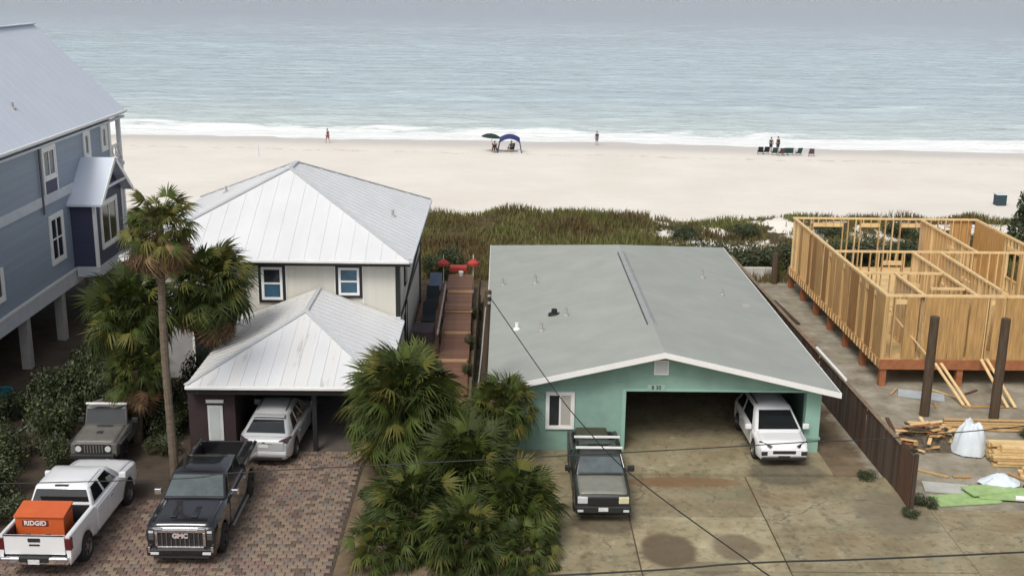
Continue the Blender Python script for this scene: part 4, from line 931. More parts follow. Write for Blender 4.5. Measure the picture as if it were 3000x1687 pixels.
for i, (x, y, rx_, rz_) in enumerate(((10.2, 64.9, 1.6, 1.35), (12.3, 65.1, 1.8, 1.6), (14.6, 64.9, 1.8, 1.5), (16.9, 65.4, 1.9, 1.4), (19.4, 65.6, 1.8, 1.5), (21.9, 66.2, 1.8, 1.5), (24.4, 65.8, 1.9, 1.6), (27.0, 65.4, 1.9, 1.7), (11.4, 70.8, 1.3, .8), (15.6, 72.4, 1.4, .8), (20.7, 71.5, 1.4, .8), (25.6, 72, 1.5, .9), (29.4, 67.5, 1.9, 1.5))):
    shrub(x, y, rx_, rz_, 'dark green shrub on the dune behind the building site', 'dune shrubs behind the building site', i, fine=True, name='dune_shrub')
for i, (x, y) in enumerate(((-3.6, 62.8), (-2.9, 64.4))): shrub(x, y, 1.0, 1.4, ('green shrub at the rear corner of the cream house', 'small green shrub on the dune foot beyond the red umbrellas')[i], None, i, fine=True)
shrub(8.9, 63.9, .7, .9, 'bright green shrub at the rear right corner of the mint house roof', None, 1, fine=True)
for i, (x, y, r_) in enumerate(((-3.9, 34.2, .8), (-3.6, 32.9, .6), (.9, 34.9, .7))): shrub(x, y, r_, r_ * .9, ('low shrub at the left foot of the palm clump', 'smallest shrub at the brick drive edge under the palms', 'low brownish shrub beside the dark green pickup')[i], None, i)
# broad-leaved tree at the right edge
TR = thing('dune_tree', 'dark bushy tree at the right edge of the view by the dune', 'tree', (31.2, 66, .4))
m = MB(); m.tube([(31.2, 66, .2), (31.1, 66, 1.6), (31.3, 66.1, 3.0)], [.16, .12, .06], 8); m.tube([(31.1, 66, 1.5), (30.6, 66.2, 2.6)], [.08, .03], 6); m.build('trunk', stem_m, TR, smooth=True)
link('crown', CLOUD_FINE[0], TR, (0, 0, 1.2), (0, 0, 1), (1.5, 1.5, 3.6)); link('crown', CLOUD_FINE[1], TR, (.1, .1, .4), (0, 0, 2), (1.9, 1.9, 2.6))
# ------------------------------------------------------------------ vehicles (built facing +Y, origin on the ground under the middle)
def make_wheel(root, x, y, R, wd, rim_m, spokes=6):
    s_ = 1 if x > 0 else -1
    t = MB(); t.lathe([(R * .62, -wd / 2), (R * .9, -wd / 2), (R * .98, -wd * .38), (R, -wd * .2), (R, wd * .2), (R * .98, wd * .38), (R * .9, wd / 2), (R * .62, wd / 2), (R * .6, 0), (R * .62, -wd / 2)], 28, 'X', (x, y, R))
    wh = t.build('wheel', rubber, root, smooth=True)
    r = MB(); o_ = s_ * wd * .36
    r.lathe([(R * .62, o_ - s_ * .05), (R * .62, o_ + s_ * .035), (R * .56, o_ + s_ * .03), (R * .54, o_ - s_ * .04)], 28, 'X', (x, y, R))
    r.lathe([(0.001, o_ + s_ * .02), (R * .16, o_ + s_ * .02), (R * .18, o_)], 16, 'X', (x, y, R))
    for k in range(spokes):
        a = 2 * math.pi * k / spokes; u = Vector((0, math.cos(a), math.sin(a)))
        r.beam(Vector((x + o_, y, R)) + u * R * .12, Vector((x + o_, y, R)) + u * R * .57, .03, R * .17, Vector((1, 0, 0)).cross(u))
    r.build('rim', rim_m, wh, smooth=True, angle=30)
    d_ = MB(); d_.lathe([(.001, o_ - s_ * .03), (R * .56, o_ - s_ * .03)], 20, 'X', (x, y, R)); d_.build('brake_disc', steel_dark, wh)
def section(wd, zt, zb):
    zb = min(zb, zt - .14); z3 = zt - .07; h = z3 - zb
    return [(0, zt), (.5 * wd, zt - .004), (.80 * wd, zt - .018), (.93 * wd, zt - .045), (.985 * wd, z3 - .03 * h - .01), (wd, zb + .62 * h), (wd, zb + .34 * h), (.985 * wd, zb + .08 * h), (.955 * wd, zb)]
def loft(mb, sts):
    """sts: list of (y, half-section pts) -> mirrored skin with end caps"""
    n = len(sts[0][1]); ring = 2 * n - 1; vs_ = []; fs = []
    for y, pts in sts: vs_ += [(-x, y, z) for x, z in pts[:0:-1]] + [(x, y, z) for x, z in pts]
    for i in range(len(sts) - 1):
        for k in range(ring - 1): fs.append((i * ring + k, i * ring + k + 1, (i + 1) * ring + k + 1, (i + 1) * ring + k))
    fs += [tuple(range(ring)), tuple(range((len(sts) - 1) * ring, len(sts) * ring))[::-1]]
    mb.add(vs_, fs); return mb
def pane(quad, inset, out, th=.012):
    q = [Vector(p) for p in quad]; c_ = sum(q, Vector()) / 4; n = (q[1] - q[0]).cross(q[3] - q[0]).normalized()
    if n.dot(c_ - Vector((0, out[0], out[1]))) < 0: n = -n
    ins = []
    for i in range(4):
        a = q[i]; u = (q[(i + 1) % 4] - a).normalized(); v_ = (q[i - 1] - a).normalized(); ins.append(a + u * inset + v_ * inset)
    mb = MB(); mb.prism([p + n * .004 for p in ins], n * th); return mb
def bilerp(q, u, v_):
    a = Vector(q[0]).lerp(Vector(q[1]), u); b = Vector(q[3]).lerp(Vector(q[2]), u); return a.lerp(b, v_)
def subquad(q, u0, u1, v0=0, v1=1): return [bilerp(q, u0, v0), bilerp(q, u1, v0), bilerp(q, u1, v1), bilerp(q, u0, v1)]
def vehicle(name, label, cat, S, loc, rotz):
    T = thing(name, label, cat, loc, local=True, rotz=rotz)
    Lh = S['L'] / 2; W = S['W'] / 2; R = S['R']; wys = S['wheels']; paint = S['paint']; sill = S['sill']; top = S['top']
    y_start = S.get('body_rear', -Lh)
    def zb(y):
        z = sill
        for wy in wys:
            q = (R * 1.17) ** 2 - (y - wy) ** 2
            if q > 0: z = max(z, R + math.sqrt(q))
        return z
    def wy_(y):
        a = abs(y); e = max(0, (a - (Lh - S.get('taper', .45))) / S.get('taper', .45)); return W * (1 - S.get('nose', .10) * e * e)
    ys_ = []; y = y_start
    while y < Lh - .05: ys_.append(y); y += .085
    ys_ += [Lh - .05, Lh]
    def stn(y):
        zt = interp(top, y); wd = wy_(y)
        if Lh - y < .03: zt -= S.get('nose_drop', .05); wd *= .975
        if y == -Lh: wd *= .98
        return (y, section(wd, zt, zb(y)))
    mb = loft(MB(), [stn(y) for y in ys_]); body = mb.build('body', paint, T, smooth=True, angle=40)
    # underside and wheel wells
    MB().box(-W * .9, W * .9, -Lh + .12, Lh - .12, sill - .03, sill + .06).build('chassis', plastic, T)
    MB().box(-W * .70, W * .70, max(y_start, -Lh) + .1, Lh - .15, sill + .06, min(interp(top, 0), .9) - .1).build('engine_bay_liner', plastic, T)
    # hood panel
    h0, h1 = S['hood']; hs_ = []
    hm = MB(); pts_ = []
    for i in range(9):
        y = lerp(h0, h1, i / 8); zt = interp(top, y); wd = wy_(y) * .86; pts_.append([(k * wd, y, zt + .012 - .016 * abs(k) ** 3) for k in (-1, -.8, -.35, 0, .35, .8, 1)])
    vs_ = [p for r_ in pts_ for p in r_]; hm.add(vs_, [(i * 7 + k, i * 7 + k + 1, (i + 1) * 7 + k + 1, (i + 1) * 7 + k) for i in range(8) for k in range(6)])
    hd = hm.build('hood', S.get('hood_paint', paint), T, smooth=True); sm = hd.modifiers.new('solid', 'SOLIDIFY'); sm.thickness = .03; sm.offset = -1
    # cabin
    yb0, yb1, yt0, yt1, zb_, zr, wb, wt = S['cabin']       # rear base, front base, rear top, front top, belt z, roof z, half widths
    def ring(y0, y1, wd, z, r):
        out = []
        for (cx, cy, a0) in ((wd - r, y1 - r, 0), (-wd + r, y1 - r, 90), (-wd + r, y0 + r, 180), (wd - r, y0 + r, 270)):
            for k in range(4): a = R_(a0 + 30 * k); out.append((cx + r * math.cos(a), cy + r * math.sin(a), z))
        return out
    rc = S.get('rc', .07); cab = MB(); rings = [ring(yb0, yb1, wb, zb_ - .06, rc)]
    for f in (0, .5, .9): rings.append(ring(lerp(yb0, yt0, f), lerp(yb1, yt1, f), lerp(wb, wt, f), lerp(zb_, zr, f), rc))
    rings.append(ring(yt0 + .02, yt1 - .02, wt - .02, zr - .035, rc + .02)); rings.append(ring(yt0 + .09, yt1 - .12, wt - .09, zr, rc + .05)); rings.append(ring(yt0 + .4, yt1 - .45, wt - .38, zr + .018, .2))
    drop = S.get('roof_drop', 0.)
    def lower(p):
        t = max(0., min(1., (yt1 - p[1]) / (yt1 - yt0))); return (p[0] * (1 - .25 * drop * t), p[1], p[2] - drop * t * t)
    rings = rings[:2] + [[(p[0], p[1], lower(p)[2] * .5 + p[2] * .5) for p in rings[2]]] + [[lower(p) for p in r_] for r_ in rings[3:]]
    nr = 16; vs_ = [p for r_ in rings for p in r_]
    cab.add(vs_, [(i * nr + k, i * nr + (k + 1) % nr, (i + 1) * nr + (k + 1) % nr, (i + 1) * nr + k) for i in range(len(rings) - 1) for k in range(nr)] + [tuple(range((len(rings) - 1) * nr, len(rings) * nr))])
    cb = cab.build('cabin', S.get('roof_paint', paint), T, smooth=True, angle=45)
    f1 = .9; zc_ = (zb_ + zr) / 2; yc_ = (yb0 + yb1) / 2
    yf, yr_, wf, zf_ = lerp(yb1, yt1, f1), lerp(yb0, yt0, f1), lerp(wb, wt, f1), lerp(zb_, zr, f1)
    ws = [(-wb, yb1, zb_), (wb, yb1, zb_), (wf, yf, zf_), (-wf, yf, zf_)]
    pane(ws, max(.06, rc * .5), (yc_, zc_)).build('windshield', S.get('wsglass', car_glass), T)
    rw = [(wb, yb0, zb_), (-wb, yb0, zb_), (-wf, yr_, zf_ - drop), (wf, yr_, zf_ - drop)]
    pane(subquad(rw, 0, 1, S.get('rw_low', .04), 1), max(.07, rc * .55), (yc_, zc_)).build('rear_window', car_glass, T)
    for s_ in (-1, 1):
        q = [(s_ * wb, yb0, zb_), (s_ * wb, yb1, zb_), (s_ * wf, yf, zf_), (s_ * wf, yr_, zf_ - drop)]
        for (u0, u1) in S['side_win']: pane(subquad(q, u0, u1, .03, .97), .03, (yc_, zc_)).build('side_window', car_glass, T)
        # doors, handles, mirrors
        for (d0, d1) in S.get('doors', ()):
            m_ = MB(); z1 = zb_ - .12; m_.box(s_ * W - .006 if s_ > 0 else -W - .012, s_ * W + .012 if s_ > 0 else -W + .006, d0, d1, sill + .1, z1)
            dr_ = m_.build('door', paint, T, bevel=.008)
            MB().box(min(s_ * (W + .012), s_ * (W + .04)), max(s_ * (W + .012), s_ * (W + .04)), d0 + .06, d0 + .24, z1 - .14, z1 - .10).build('door_handle', S.get('handle', paint), dr_, bevel=.008)
        my = yb1 - S.get('mirror_back', .32); x0, x1 = sorted((s_ * (W + .02), s_ * (W + .24)))
        mi = MB().box(x0, x1, my - .05, my + .07, zb_ - .02, zb_ + .17).build('mirror', S.get('mirror', plastic), T, bevel=.03)
    for wy in wys:
        for s_ in (-1, 1): make_wheel(T, s_ * (W - .115), wy, R, .23, S.get('rim', steel), S.get('spokes', 6))
    return T
def part(T, name, m_, *bx_, bevel=.01, parent=None): return box(*bx_).build(name, m_, parent or T, bevel=bevel)
def pickup_bed(T, S):
    Lh = S['L'] / 2; W = S['W'] / 2; R = S['R']; wy = S['wheels'][0]; zt = S['bed_top']; y1 = S['body_rear'] - .015; zf = S['bed_floor']; paint = S['paint']
    for s_ in (-1, 1):
        sts = []; y = -Lh
        while True:
            z = S['sill'] + .05; q = (R * 1.17) ** 2 - (y - wy) ** 2
            if q > 0: z = max(z, R + math.sqrt(q))
            h = zt - z; wd = W * (.985 if y == -Lh else 1)
            sts.append((y, [(s_ * .955 * wd, z), (s_ * .985 * wd, z + .1 * h), (s_ * wd, z + .4 * h), (s_ * wd, z + .75 * h), (s_ * .985 * wd, zt - .03), (s_ * .95 * wd, zt), (s_ * (W - .13), zt), (s_ * (W - .15), zt - .04), (s_ * (W - .15), zf)]))
            if y >= y1: break
            y = min(y1, y + .09)
        mb = MB(); n = 9; vs_ = [(x, y, z) for y, p in sts for x, z in p]
        mb.add(vs_, [(i * n + k, i * n + k + 1, (i + 1) * n + k + 1, (i + 1) * n + k) for i in range(len(sts) - 1) for k in range(n - 1)] + [tuple(range(n)), tuple(range((len(sts) - 1) * n, len(sts) * n))])
        mb.build('bed_side', paint, T, smooth=True, angle=40)
        a, b_ = sorted((s_ * (W - .16), s_ * (W - .4)))
        MB().box(a, b_, wy - .45, wy + .45, zf, zf + .22).build('wheel_housing', plastic, T, bevel=.03)
        a, b_ = sorted((s_ * (W - .152), s_ * (W - .185))); MB().box(a, b_, -Lh + .09, y1 - .06, zf + .002, zt - .05).build('bed_liner', plastic, T)
    MB().box(-W + .16, W - .16, -Lh + .08, y1, zf - .05, zf).build('bed_floor', plastic, T)
    tg = MB().box(-W + .17, W - .17, -Lh - .005, -Lh + .075, zf - .08, zt - .005).build('tailgate', paint, T, bevel=.015)
    MB().box(-W + .16, W - .16, y1 - .05, y1, zf, zt + .02).build('bed_front', plastic, T)
    return tg
# ---- white crew cab pickup with the orange job box, tail towards the street
S = dict(L=5.85, W=2.03, R=.41, wheels=(-1.72, 1.92), paint=paint_white, sill=.42, body_rear=-1.0, bed_top=1.36, bed_floor=.86,
         top=((-1.0, 1.36), (1.15, 1.36), (1.3, 1.33), (2.5, 1.22), (2.85, 1.12), (2.93, 1.02)), hood=(1.3, 2.82), nose=.10, taper=.5,
         cabin=(-.98, 1.35, -.78, .62, 1.34, 1.90, .93, .76), side_win=((.06, .40), (.44, .86)), doors=((-.85, .1), (.13, 1.18)), rw_low=.08, handle=chrome, mirror=paint_white, rim=steel)
T = vehicle('white_pickup', 'white crew cab pickup with tailgate to the street and orange box in its bed', 'pickup', S, (-12.8, 32.05, .045), R_(-1.0))
tg = pickup_bed(T, S)
part(T, 'tailgate_handle', plastic, -.17, .17, -2.955, -2.93, 1.17, 1.28, parent=tg); part(T, 'tailgate_badge', plastic, -.15, .15, -2.95, -2.93, 1.05, 1.10, parent=tg)
MB().box(-.84, .84, -2.945, -2.928, 1.345, 1.375).build('tailgate_cap', plastic, tg)
for s_ in (-1, 1):
    a, b_ = sorted((s_ * .84, s_ * 1.03)); part(T, 'tail_light', lampred, a, b_, -2.95, -2.78, .92, 1.29, bevel=.03)
part(T, 'rear_bumper', chrome, -.95, .95, -3.06, -2.86, .52, .74, bevel=.04); part(T, 'bumper_step', plastic, -.42, .42, -3.075, -2.88, .6, .76, bevel=.02)
part(T, 'number_plate', plate_m, -.16, .16, -3.085, -3.07, .56, .70, bevel=.003); part(T, 'front_bumper', chrome, -.97, .97, 2.8, 3.0, .5, .78, bevel=.05)
part(T, 'brake_lamp', plastic, -.2, .2, -.80, -.73, 1.80, 1.89, bevel=.01)
for s_ in (-1, 1): MB().box(s_ * .70 - .015, s_ * .70 + .015, -.6, .4, 1.885, 1.905).build('roof_seam', grey_trim, T)
TB = Vector((-12.93, 32.3, .05))
# orange job box, a thing of its own standing in the bed
JB = thing('job_box', 'orange steel job box with white lettering standing in the white pickup bed', 'tool box', (-12.93, 30.2, .92), local=True, rotz=R_(-1.0))
box(-.72, .66, -.34, .34, 0, .66).build('chest', orange, JB, bevel=.015)
lid = MB(); lid.prism([(-.75, -.38, .662), (.69, -.38, .662), (.69, .37, .80), (-.75, .37, .80)], (0, 0, .05)); lid.prism([(-.71, .30, .662), (.67, .30, .662), (.67, .36, .79), (-.71, .36, .79)], (0, -.02, 0)); ld = lid.build('lid', orange, JB, bevel=.01)
pl = box(-.52, .22, -.352, -.341, .40, .58).build('name_plate', mat('dark_red_plate', (.16, .03, .02), .5), JB)
link('lettering', text_mesh('lettering', 'RIDGID', .19, ink_white, .003, .006), pl, (-.15, -.357, .49), (R_(90), 0, 0))
MB().box(-.45, -.30, -.36, -.34, .08, .16).build('handle', steel_dark, JB); MB().box(.12, .27, -.36, -.34, .08, .16).build('handle', steel_dark, JB)
MB().box(-.68, -.5, -.36, -.30, -.0, .1).build('skid', steel_dark, JB)
# ---- black crew cab pickup, nose to the street
S = dict(L=5.85, W=2.04, R=.43, wheels=(-1.75, 1.92), paint=paint_black, sill=.44, body_rear=-1.0, bed_top=1.45, bed_floor=.9,
         top=((-1.0, 1.40), (1.1, 1.40), (1.25, 1.38), (2.5, 1.32), (2.85, 1.24), (2.93, 1.16)), hood=(1.28, 2.84), nose=.07, taper=.4, nose_drop=.03,
         cabin=(-.98, 1.32, -.75, .58, 1.38, 1.94, .93, .77), side_win=((.06, .40), (.44, .86)), doors=((-.85, .1), (.13, 1.18)), rw_low=.08, handle=chrome, mirror=chrome, rim=steel_dark, wsglass=car_glass_l)
T = vehicle('black_pickup', 'black crew cab pickup with big chrome grille facing the street', 'pickup', S, (-9.03, 32.85, .045), R_(180))
pickup_bed(T, S)
fy = 2.93
gr = MB()
gr.box(-.70, .70, fy - .02, fy + .06, 1.09, 1.19); gr.box(-.66, .66, fy - .02, fy + .05, .60, .66); gr.box(-.72, -.64, fy - .02, fy + .05, .66, 1.09); gr.box(.64, .72, fy - .02, fy + .05, .66, 1.09)
gr.box(-.72, -.50, fy - .02, fy + .07, 1.10, 1.22); gr.box(.50, .72, fy - .02, fy + .07, 1.10, 1.22)
G = gr.build('grille', chrome, T, bevel=.012)
MB().box(-.64, .64, fy - .02, fy + .015, .66, 1.09).build('grille_mesh', plastic, G)
for k in range(9):
    x = -.52 + k * .13; MB().box(x - .016, x + .016, fy + .016, fy + .04, .66, .90 if 2 <= k <= 6 else 1.09).build('grille_bar', steel, G)
MB().box(-.34, .34, fy + .016, fy + .035, .91, 1.06).build('emblem_plate', plastic, G)
link('emblem', text_mesh('emblem', 'GMC', .2, mat('silver_letter', (.7, .62, .62), .3, metal=.4), .006, .012), G, (0, fy + .042, .985), (R_(90), 0, R_(180)))
for s_ in (-1, 1):
    a, b_ = sorted((s_ * .735, s_ * .97)); hl = part(T, 'headlight', plastic, a, b_, fy - .22, fy + .02, .80, 1.16, bevel=.03)
    a, b_ = sorted((s_ * .76, s_ * .9)); part(T, 'headlight_lens', lampglass, a, b_, fy + .008, fy + .03, 1.06, 1.13, parent=hl, bevel=.006); part(T, 'headlight_lens', steel, a, b_, fy + .008, fy + .028, .86, 1.02, parent=hl, bevel=.006)
    a, b_ = sorted((s_ * .62, s_ * .86)); part(T, 'fog_light', lampglass, a, b_, fy + .07, fy + .1, .42, .50)
    a, b_ = sorted((s_ * .86, s_ * .93)); part(T, 'bumper_trim', chrome, a, b_, fy + .02, fy + .09, .48, .66)
part(T, 'front_bumper', paint_black, -.98, .98, fy - .12, fy + .08, .36, .595, bevel=.05); part(T, 'lower_lip', plastic, -.8, .8, fy - .1, fy + .05, .28, .355, bevel=.02)
for s_ in (-.30, .30): MB().box(s_ - .09, s_ + .09, 1.6, 2.5, 1.345, 1.362).build('hood_ridge', paint_black, T, bevel=.02)
part(T, 'rear_bumper', chrome, -.95, .95, -3.06, -2.86, .55, .76, bevel=.04)
for s_ in (-1, 1):
    m = MB(); m.beam((s_ * .75, -2.6, 1.62), (s_ * .75, -1.2, 1.62), .05, .05); 
    m.beam((s_ * .75, -2.5, 1.45), (s_ * .75, -2.5, 1.62), .04, .04); m.beam((s_ * .75, -1.3, 1.45), (s_ * .75, -1.3, 1.62), .04, .04); m.build('bed_rail', steel, T)
    MB().box(min(s_ * 1.02, s_ * 1.12), max(s_ * 1.02, s_ * 1.12), -.9, 1.2, .40, .47).build('side_step', steel, T, bevel=.015)
# ---- pale off road car under the palms
S = dict(L=4.0, W=1.62, R=.42, wheels=(-1.2, 1.25), paint=paint_jeep, sill=.5, top=((-2, 1.16), (.55, 1.16), (.7, 1.14), (1.9, 1.02), (1.96, 1.0), (2, .98)), hood=(.62, 1.92), nose=.02, taper=.3, nose_drop=.01,
         cabin=(.40, .66, .28, .46, 1.13, 1.80, .74, .70), roof_paint=paint_jeep, side_win=(), doors=((-.5, .45),), rim=steel_dark, spokes=5)
T = vehicle('off_road_car', 'pale grey open country car with flat hood parked under the palms', 'off road car', S, (-13.78, 38.55, .02), R_(180))
part(T, 'grille', plastic, -.6, .6, 1.99, 2.03, .62, .96)
for k in range(7): part(T, 'grille_slot', paint_jeep, -.33 + k * .1, -.29 + k * .1, 2.031, 2.045, .66, .93, bevel=0)
for s_ in (-.5, .5):
    m = MB(); m.lathe([(.001, 0), (.10, 0), (.11, -.03)], 16, 'X'); 
    m.v = [(s_ + y_, 2.05 - x_ * -1, .8 + z_) for x_, y_, z_ in m.v]; m.build('headlight', lampglass, T, smooth=True)
    a, b_ = sorted((s_ * 1.36, s_ * 1.86)); part(T, 'fender', plastic, a, b_, .8, 1.85, .88, .95, bevel=.03)
part(T, 'front_bumper', plastic, -.75, .75, 2.05, 2.22, .5, .66, bevel=.03); part(T, 'windshield_frame', white_paint, -.72, .72, .36, .44, 1.80, 1.86); part(T, 'cockpit', plastic, -.70, .70, -1.8, .35, 1.155, 1.19); [part(T, 'seat', dark_cloth, a - .24, a + .24, -.5, -.3, 1.18, 1.62, bevel=.05) for a in (-.36, .36)]; MB().tube([(-.66, -.75, 1.16), (-.64, -.75, 1.68), (.64, -.75, 1.68), (.66, -.75, 1.16)], .035, 8).build('roll_bar', plastic, T, smooth=True); part(T, 'hood_latch', plastic, -.1, .1, 1.2, 1.35, 1.1, 1.13); part(T, 'hood_vent', plastic, -.3, .25, .72, .86, 1.145, 1.16)
part(T, 'spare_wheel_carrier', plastic, -.35, .35, -2.2, -2.02, .75, 1.35, bevel=.08)
# ---- white crossover in the carport, tail to the street
S = dict(L=4.5, W=1.86, R=.36, wheels=(-1.32, 1.36), rc=.24, roof_drop=.13, paint=paint_shaded_silver, sill=.30, top=((-2.25, .86), (-2.15, .98), (-2.0, 1.06), (-1.6, 1.09), (1.0, 1.03), (1.2, 1.0), (2.0, .86), (2.2, .76), (2.25, .7)), hood=(1.1, 2.12), nose=.16, taper=.6,
         cabin=(-2.06, 1.35, -1.25, .25, 1.05, 1.68, .85, .60), side_win=((.16, .36), (.39, .62), (.65, .86)), doors=((-.95, -.05), (-.02, .95)), rw_low=.02, mirror=paint_shaded_silver, rim=steel)
T = vehicle('white_crossover', 'silver white crossover parked tail outwards under the carport', 'car', S, (-7.95, 39.15, .045), R_(-3))
lg = part(T, 'liftgate', paint_shaded_silver, -.70, .70, -2.285, -2.2, .60, .93, bevel=.035)
part(T, 'number_plate', plate_m, -.17, .17, -2.302, -2.286, .72, .84, parent=lg, bevel=.003); part(T, 'badge', plastic, -.05, .05, -2.30, -2.286, .90, .925, parent=lg, bevel=.004); part(T, 'chrome_strip', chrome, -.3, .3, -2.302, -2.286, .875, .895, parent=lg, bevel=.003)
for s_ in (-1, 1):
    m = MB(); m.prism([(s_ * .50, -2.255, .86), (s_ * .80, -2.19, .86), (s_ * .90, -1.86, .98), (s_ * .88, -1.92, 1.04), (s_ * .52, -2.215, .95)], (0, -.02, .012)); m.build('tail_light', mat('smoked_tail_light', (.035, .012, .014), .12, spec=.7), T, bevel=.006)
    a, b_ = sorted((s_ * .6, s_ * .85)); part(T, 'reflector', chrome, a, b_, -2.31, -2.29, .42, .50)
part(T, 'rear_bumper', paint_shaded_silver, -.80, .80, -2.34, -2.1, .36, .60, bevel=.09); part(T, 'rear_diffuser', plastic, -.6, .6, -2.33, -2.2, .28, .40, bevel=.02); part(T, 'rear_spoiler', paint_shaded_silver, -.56, .56, -1.46, -1.2, 1.52, 1.555, bevel=.02)
for s_ in (-.50, .50): MB().beam((s_, -1.0, 1.60), (s_, .0, 1.69), .03, .03).build('roof_rail', steel, T)
# ---- dark green compact pickup before the mint house
S = dict(L=4.85, W=1.76, R=.36, wheels=(-1.45, 1.45), paint=paint_green, sill=.36, body_rear=-.75, bed_top=1.12, bed_floor=.7,
         top=((-.75, 1.10), (.95, 1.10), (1.1, 1.08), (2.2, 1.0), (2.38, .95), (2.43, .9)), hood=(1.12, 2.34), hood_paint=paint_hood, nose=.06, taper=.35, nose_drop=.03,
         cabin=(-.72, 1.15, -.55, .62, 1.09, 1.60, .80, .66), side_win=((.06, .34), (.38, .86)), doors=((-.1, 1.0),), rw_low=.08, wsglass=car_glass_l, rim=steel_dark)
T = vehicle('compact_pickup', 'dark green compact pickup with faded hood and white roof rack by the mint house', 'pickup', S, (3.27, 35.2, .06), R_(180))
pickup_bed(T, S); fy = 2.43
G = part(T, 'grille', plastic, -.46, .46, fy - .02, fy + .03, .62, .90, bevel=.015)
for k in range(4): MB().box(-.44, .44, fy + .031, fy + .045, .65 + k * .065, .675 + k * .065).build('grille_bar', steel_dark, G)
for s_, m_ in ((-1, lampyellow), (1, lampglass)):
    a, b_ = sorted((s_ * .48, s_ * .80)); hl = part(T, 'headlight', m_, a, b_, fy - .15, fy + .03, .68, .90, bevel=.025)
    a, b_ = sorted((s_ * .62, s_ * .80)); part(T, 'fog_light', lampglass, a, b_, fy + .095, fy + .11, .44, .52)
part(T, 'front_bumper', plastic, -.86, .86, fy - .1, fy + .09, .38, .62, bevel=.04); part(T, 'number_plate', plate_m, -.15, .15, fy + .091, fy + .105, .46, .59, bevel=.003)
part(T, 'wiper_cowl', plastic, -.68, .68, 1.08, 1.2, 1.095, 1.11)
for y_ in (.42, -.48):
    m = MB(); m.beam((-.76, y_, 1.70), (.76, y_, 1.70), .06, .06); rk = m.build('rack_bar', white_paint, T)
    for s_ in (-1, 1): MB().beam((s_ * .64, y_, 1.5), (s_ * .68, y_, 1.68), .04, .04).build('rack_foot', steel_dark, rk)
for s_ in (-1, 1): MB().beam((s_ * .7, .5, 1.655), (s_ * .7, -.55, 1.655), .05, .03).build('rack_side', plastic, T)
m = MB(); m.box(3.27 - .6, 3.27 + .5, 36.7, 37.6, .78, 1.35); m.single('bed_cargo', mat('olive_tarp', (.05, .055, .03), .8, var=.3, vscale=3), 'dark olive tarp covered load in the compact pickup bed', 'cargo', (3.27, 37.1, .78), bevel=.08)
# ---- white small crossover in the mint garage
S = dict(L=4.35, W=1.80, R=.34, wheels=(-1.3, 1.32), rc=.2, roof_drop=.06, paint=paint_white, sill=.30, top=((-2.17, 1.0), (.95, 1.0), (1.1, .99), (1.95, .90), (2.1, .80), (2.17, .74)), hood=(1.05, 2.05), nose=.12, taper=.5, nose_drop=.06,
         cabin=(-2.08, 1.32, -1.55, .32, 1.0, 1.60, .84, .62), side_win=((.12, .40), (.44, .86)), doors=((-.9, 0), (.03, .95)), rw_low=.1, mirror=paint_white, rim=steel)
T = vehicle('white_compact_crossover', 'white compact crossover facing out of the mint green garage', 'car', S, (9.86, 39.15, .13), R_(181)); fy = 2.17
part(T, 'lower_grille', plastic, -.42, .42, fy - .03, fy + .045, .50, .66, bevel=.03); part(T, 'bumper', paint_white, -.82, .82, fy - .15, fy + .04, .40, .72, bevel=.06); part(T, 'bumper_lip', plastic, -.78, .78, fy - .1, fy + .03, .28, .40, bevel=.03)
part(T, 'number_plate', plastic, -.2, .2, fy + .046, fy + .06, .36, .46, bevel=.004)
for s_ in (-1, 1):
    m = MB(); m.prism([(s_ * .42, fy - .02, .80), (s_ * .82, fy - .26, .90), (s_ * .84, fy - .28, .80), (s_ * .5, fy - .0, .73)], (0, .035, .01)); m.build('headlight', car_glass, T)
    a, b_ = sorted((s_ * .58, s_ * .80)); part(T, 'fog_light_housing', plastic, a, b_, fy + .0, fy + .05, .46, .62, bevel=.02)
for s_ in (-.56, .56): MB().beam((s_, -1.3, 1.585), (s_, .2, 1.64), .03, .03).build('roof_rail', steel_dark, T)

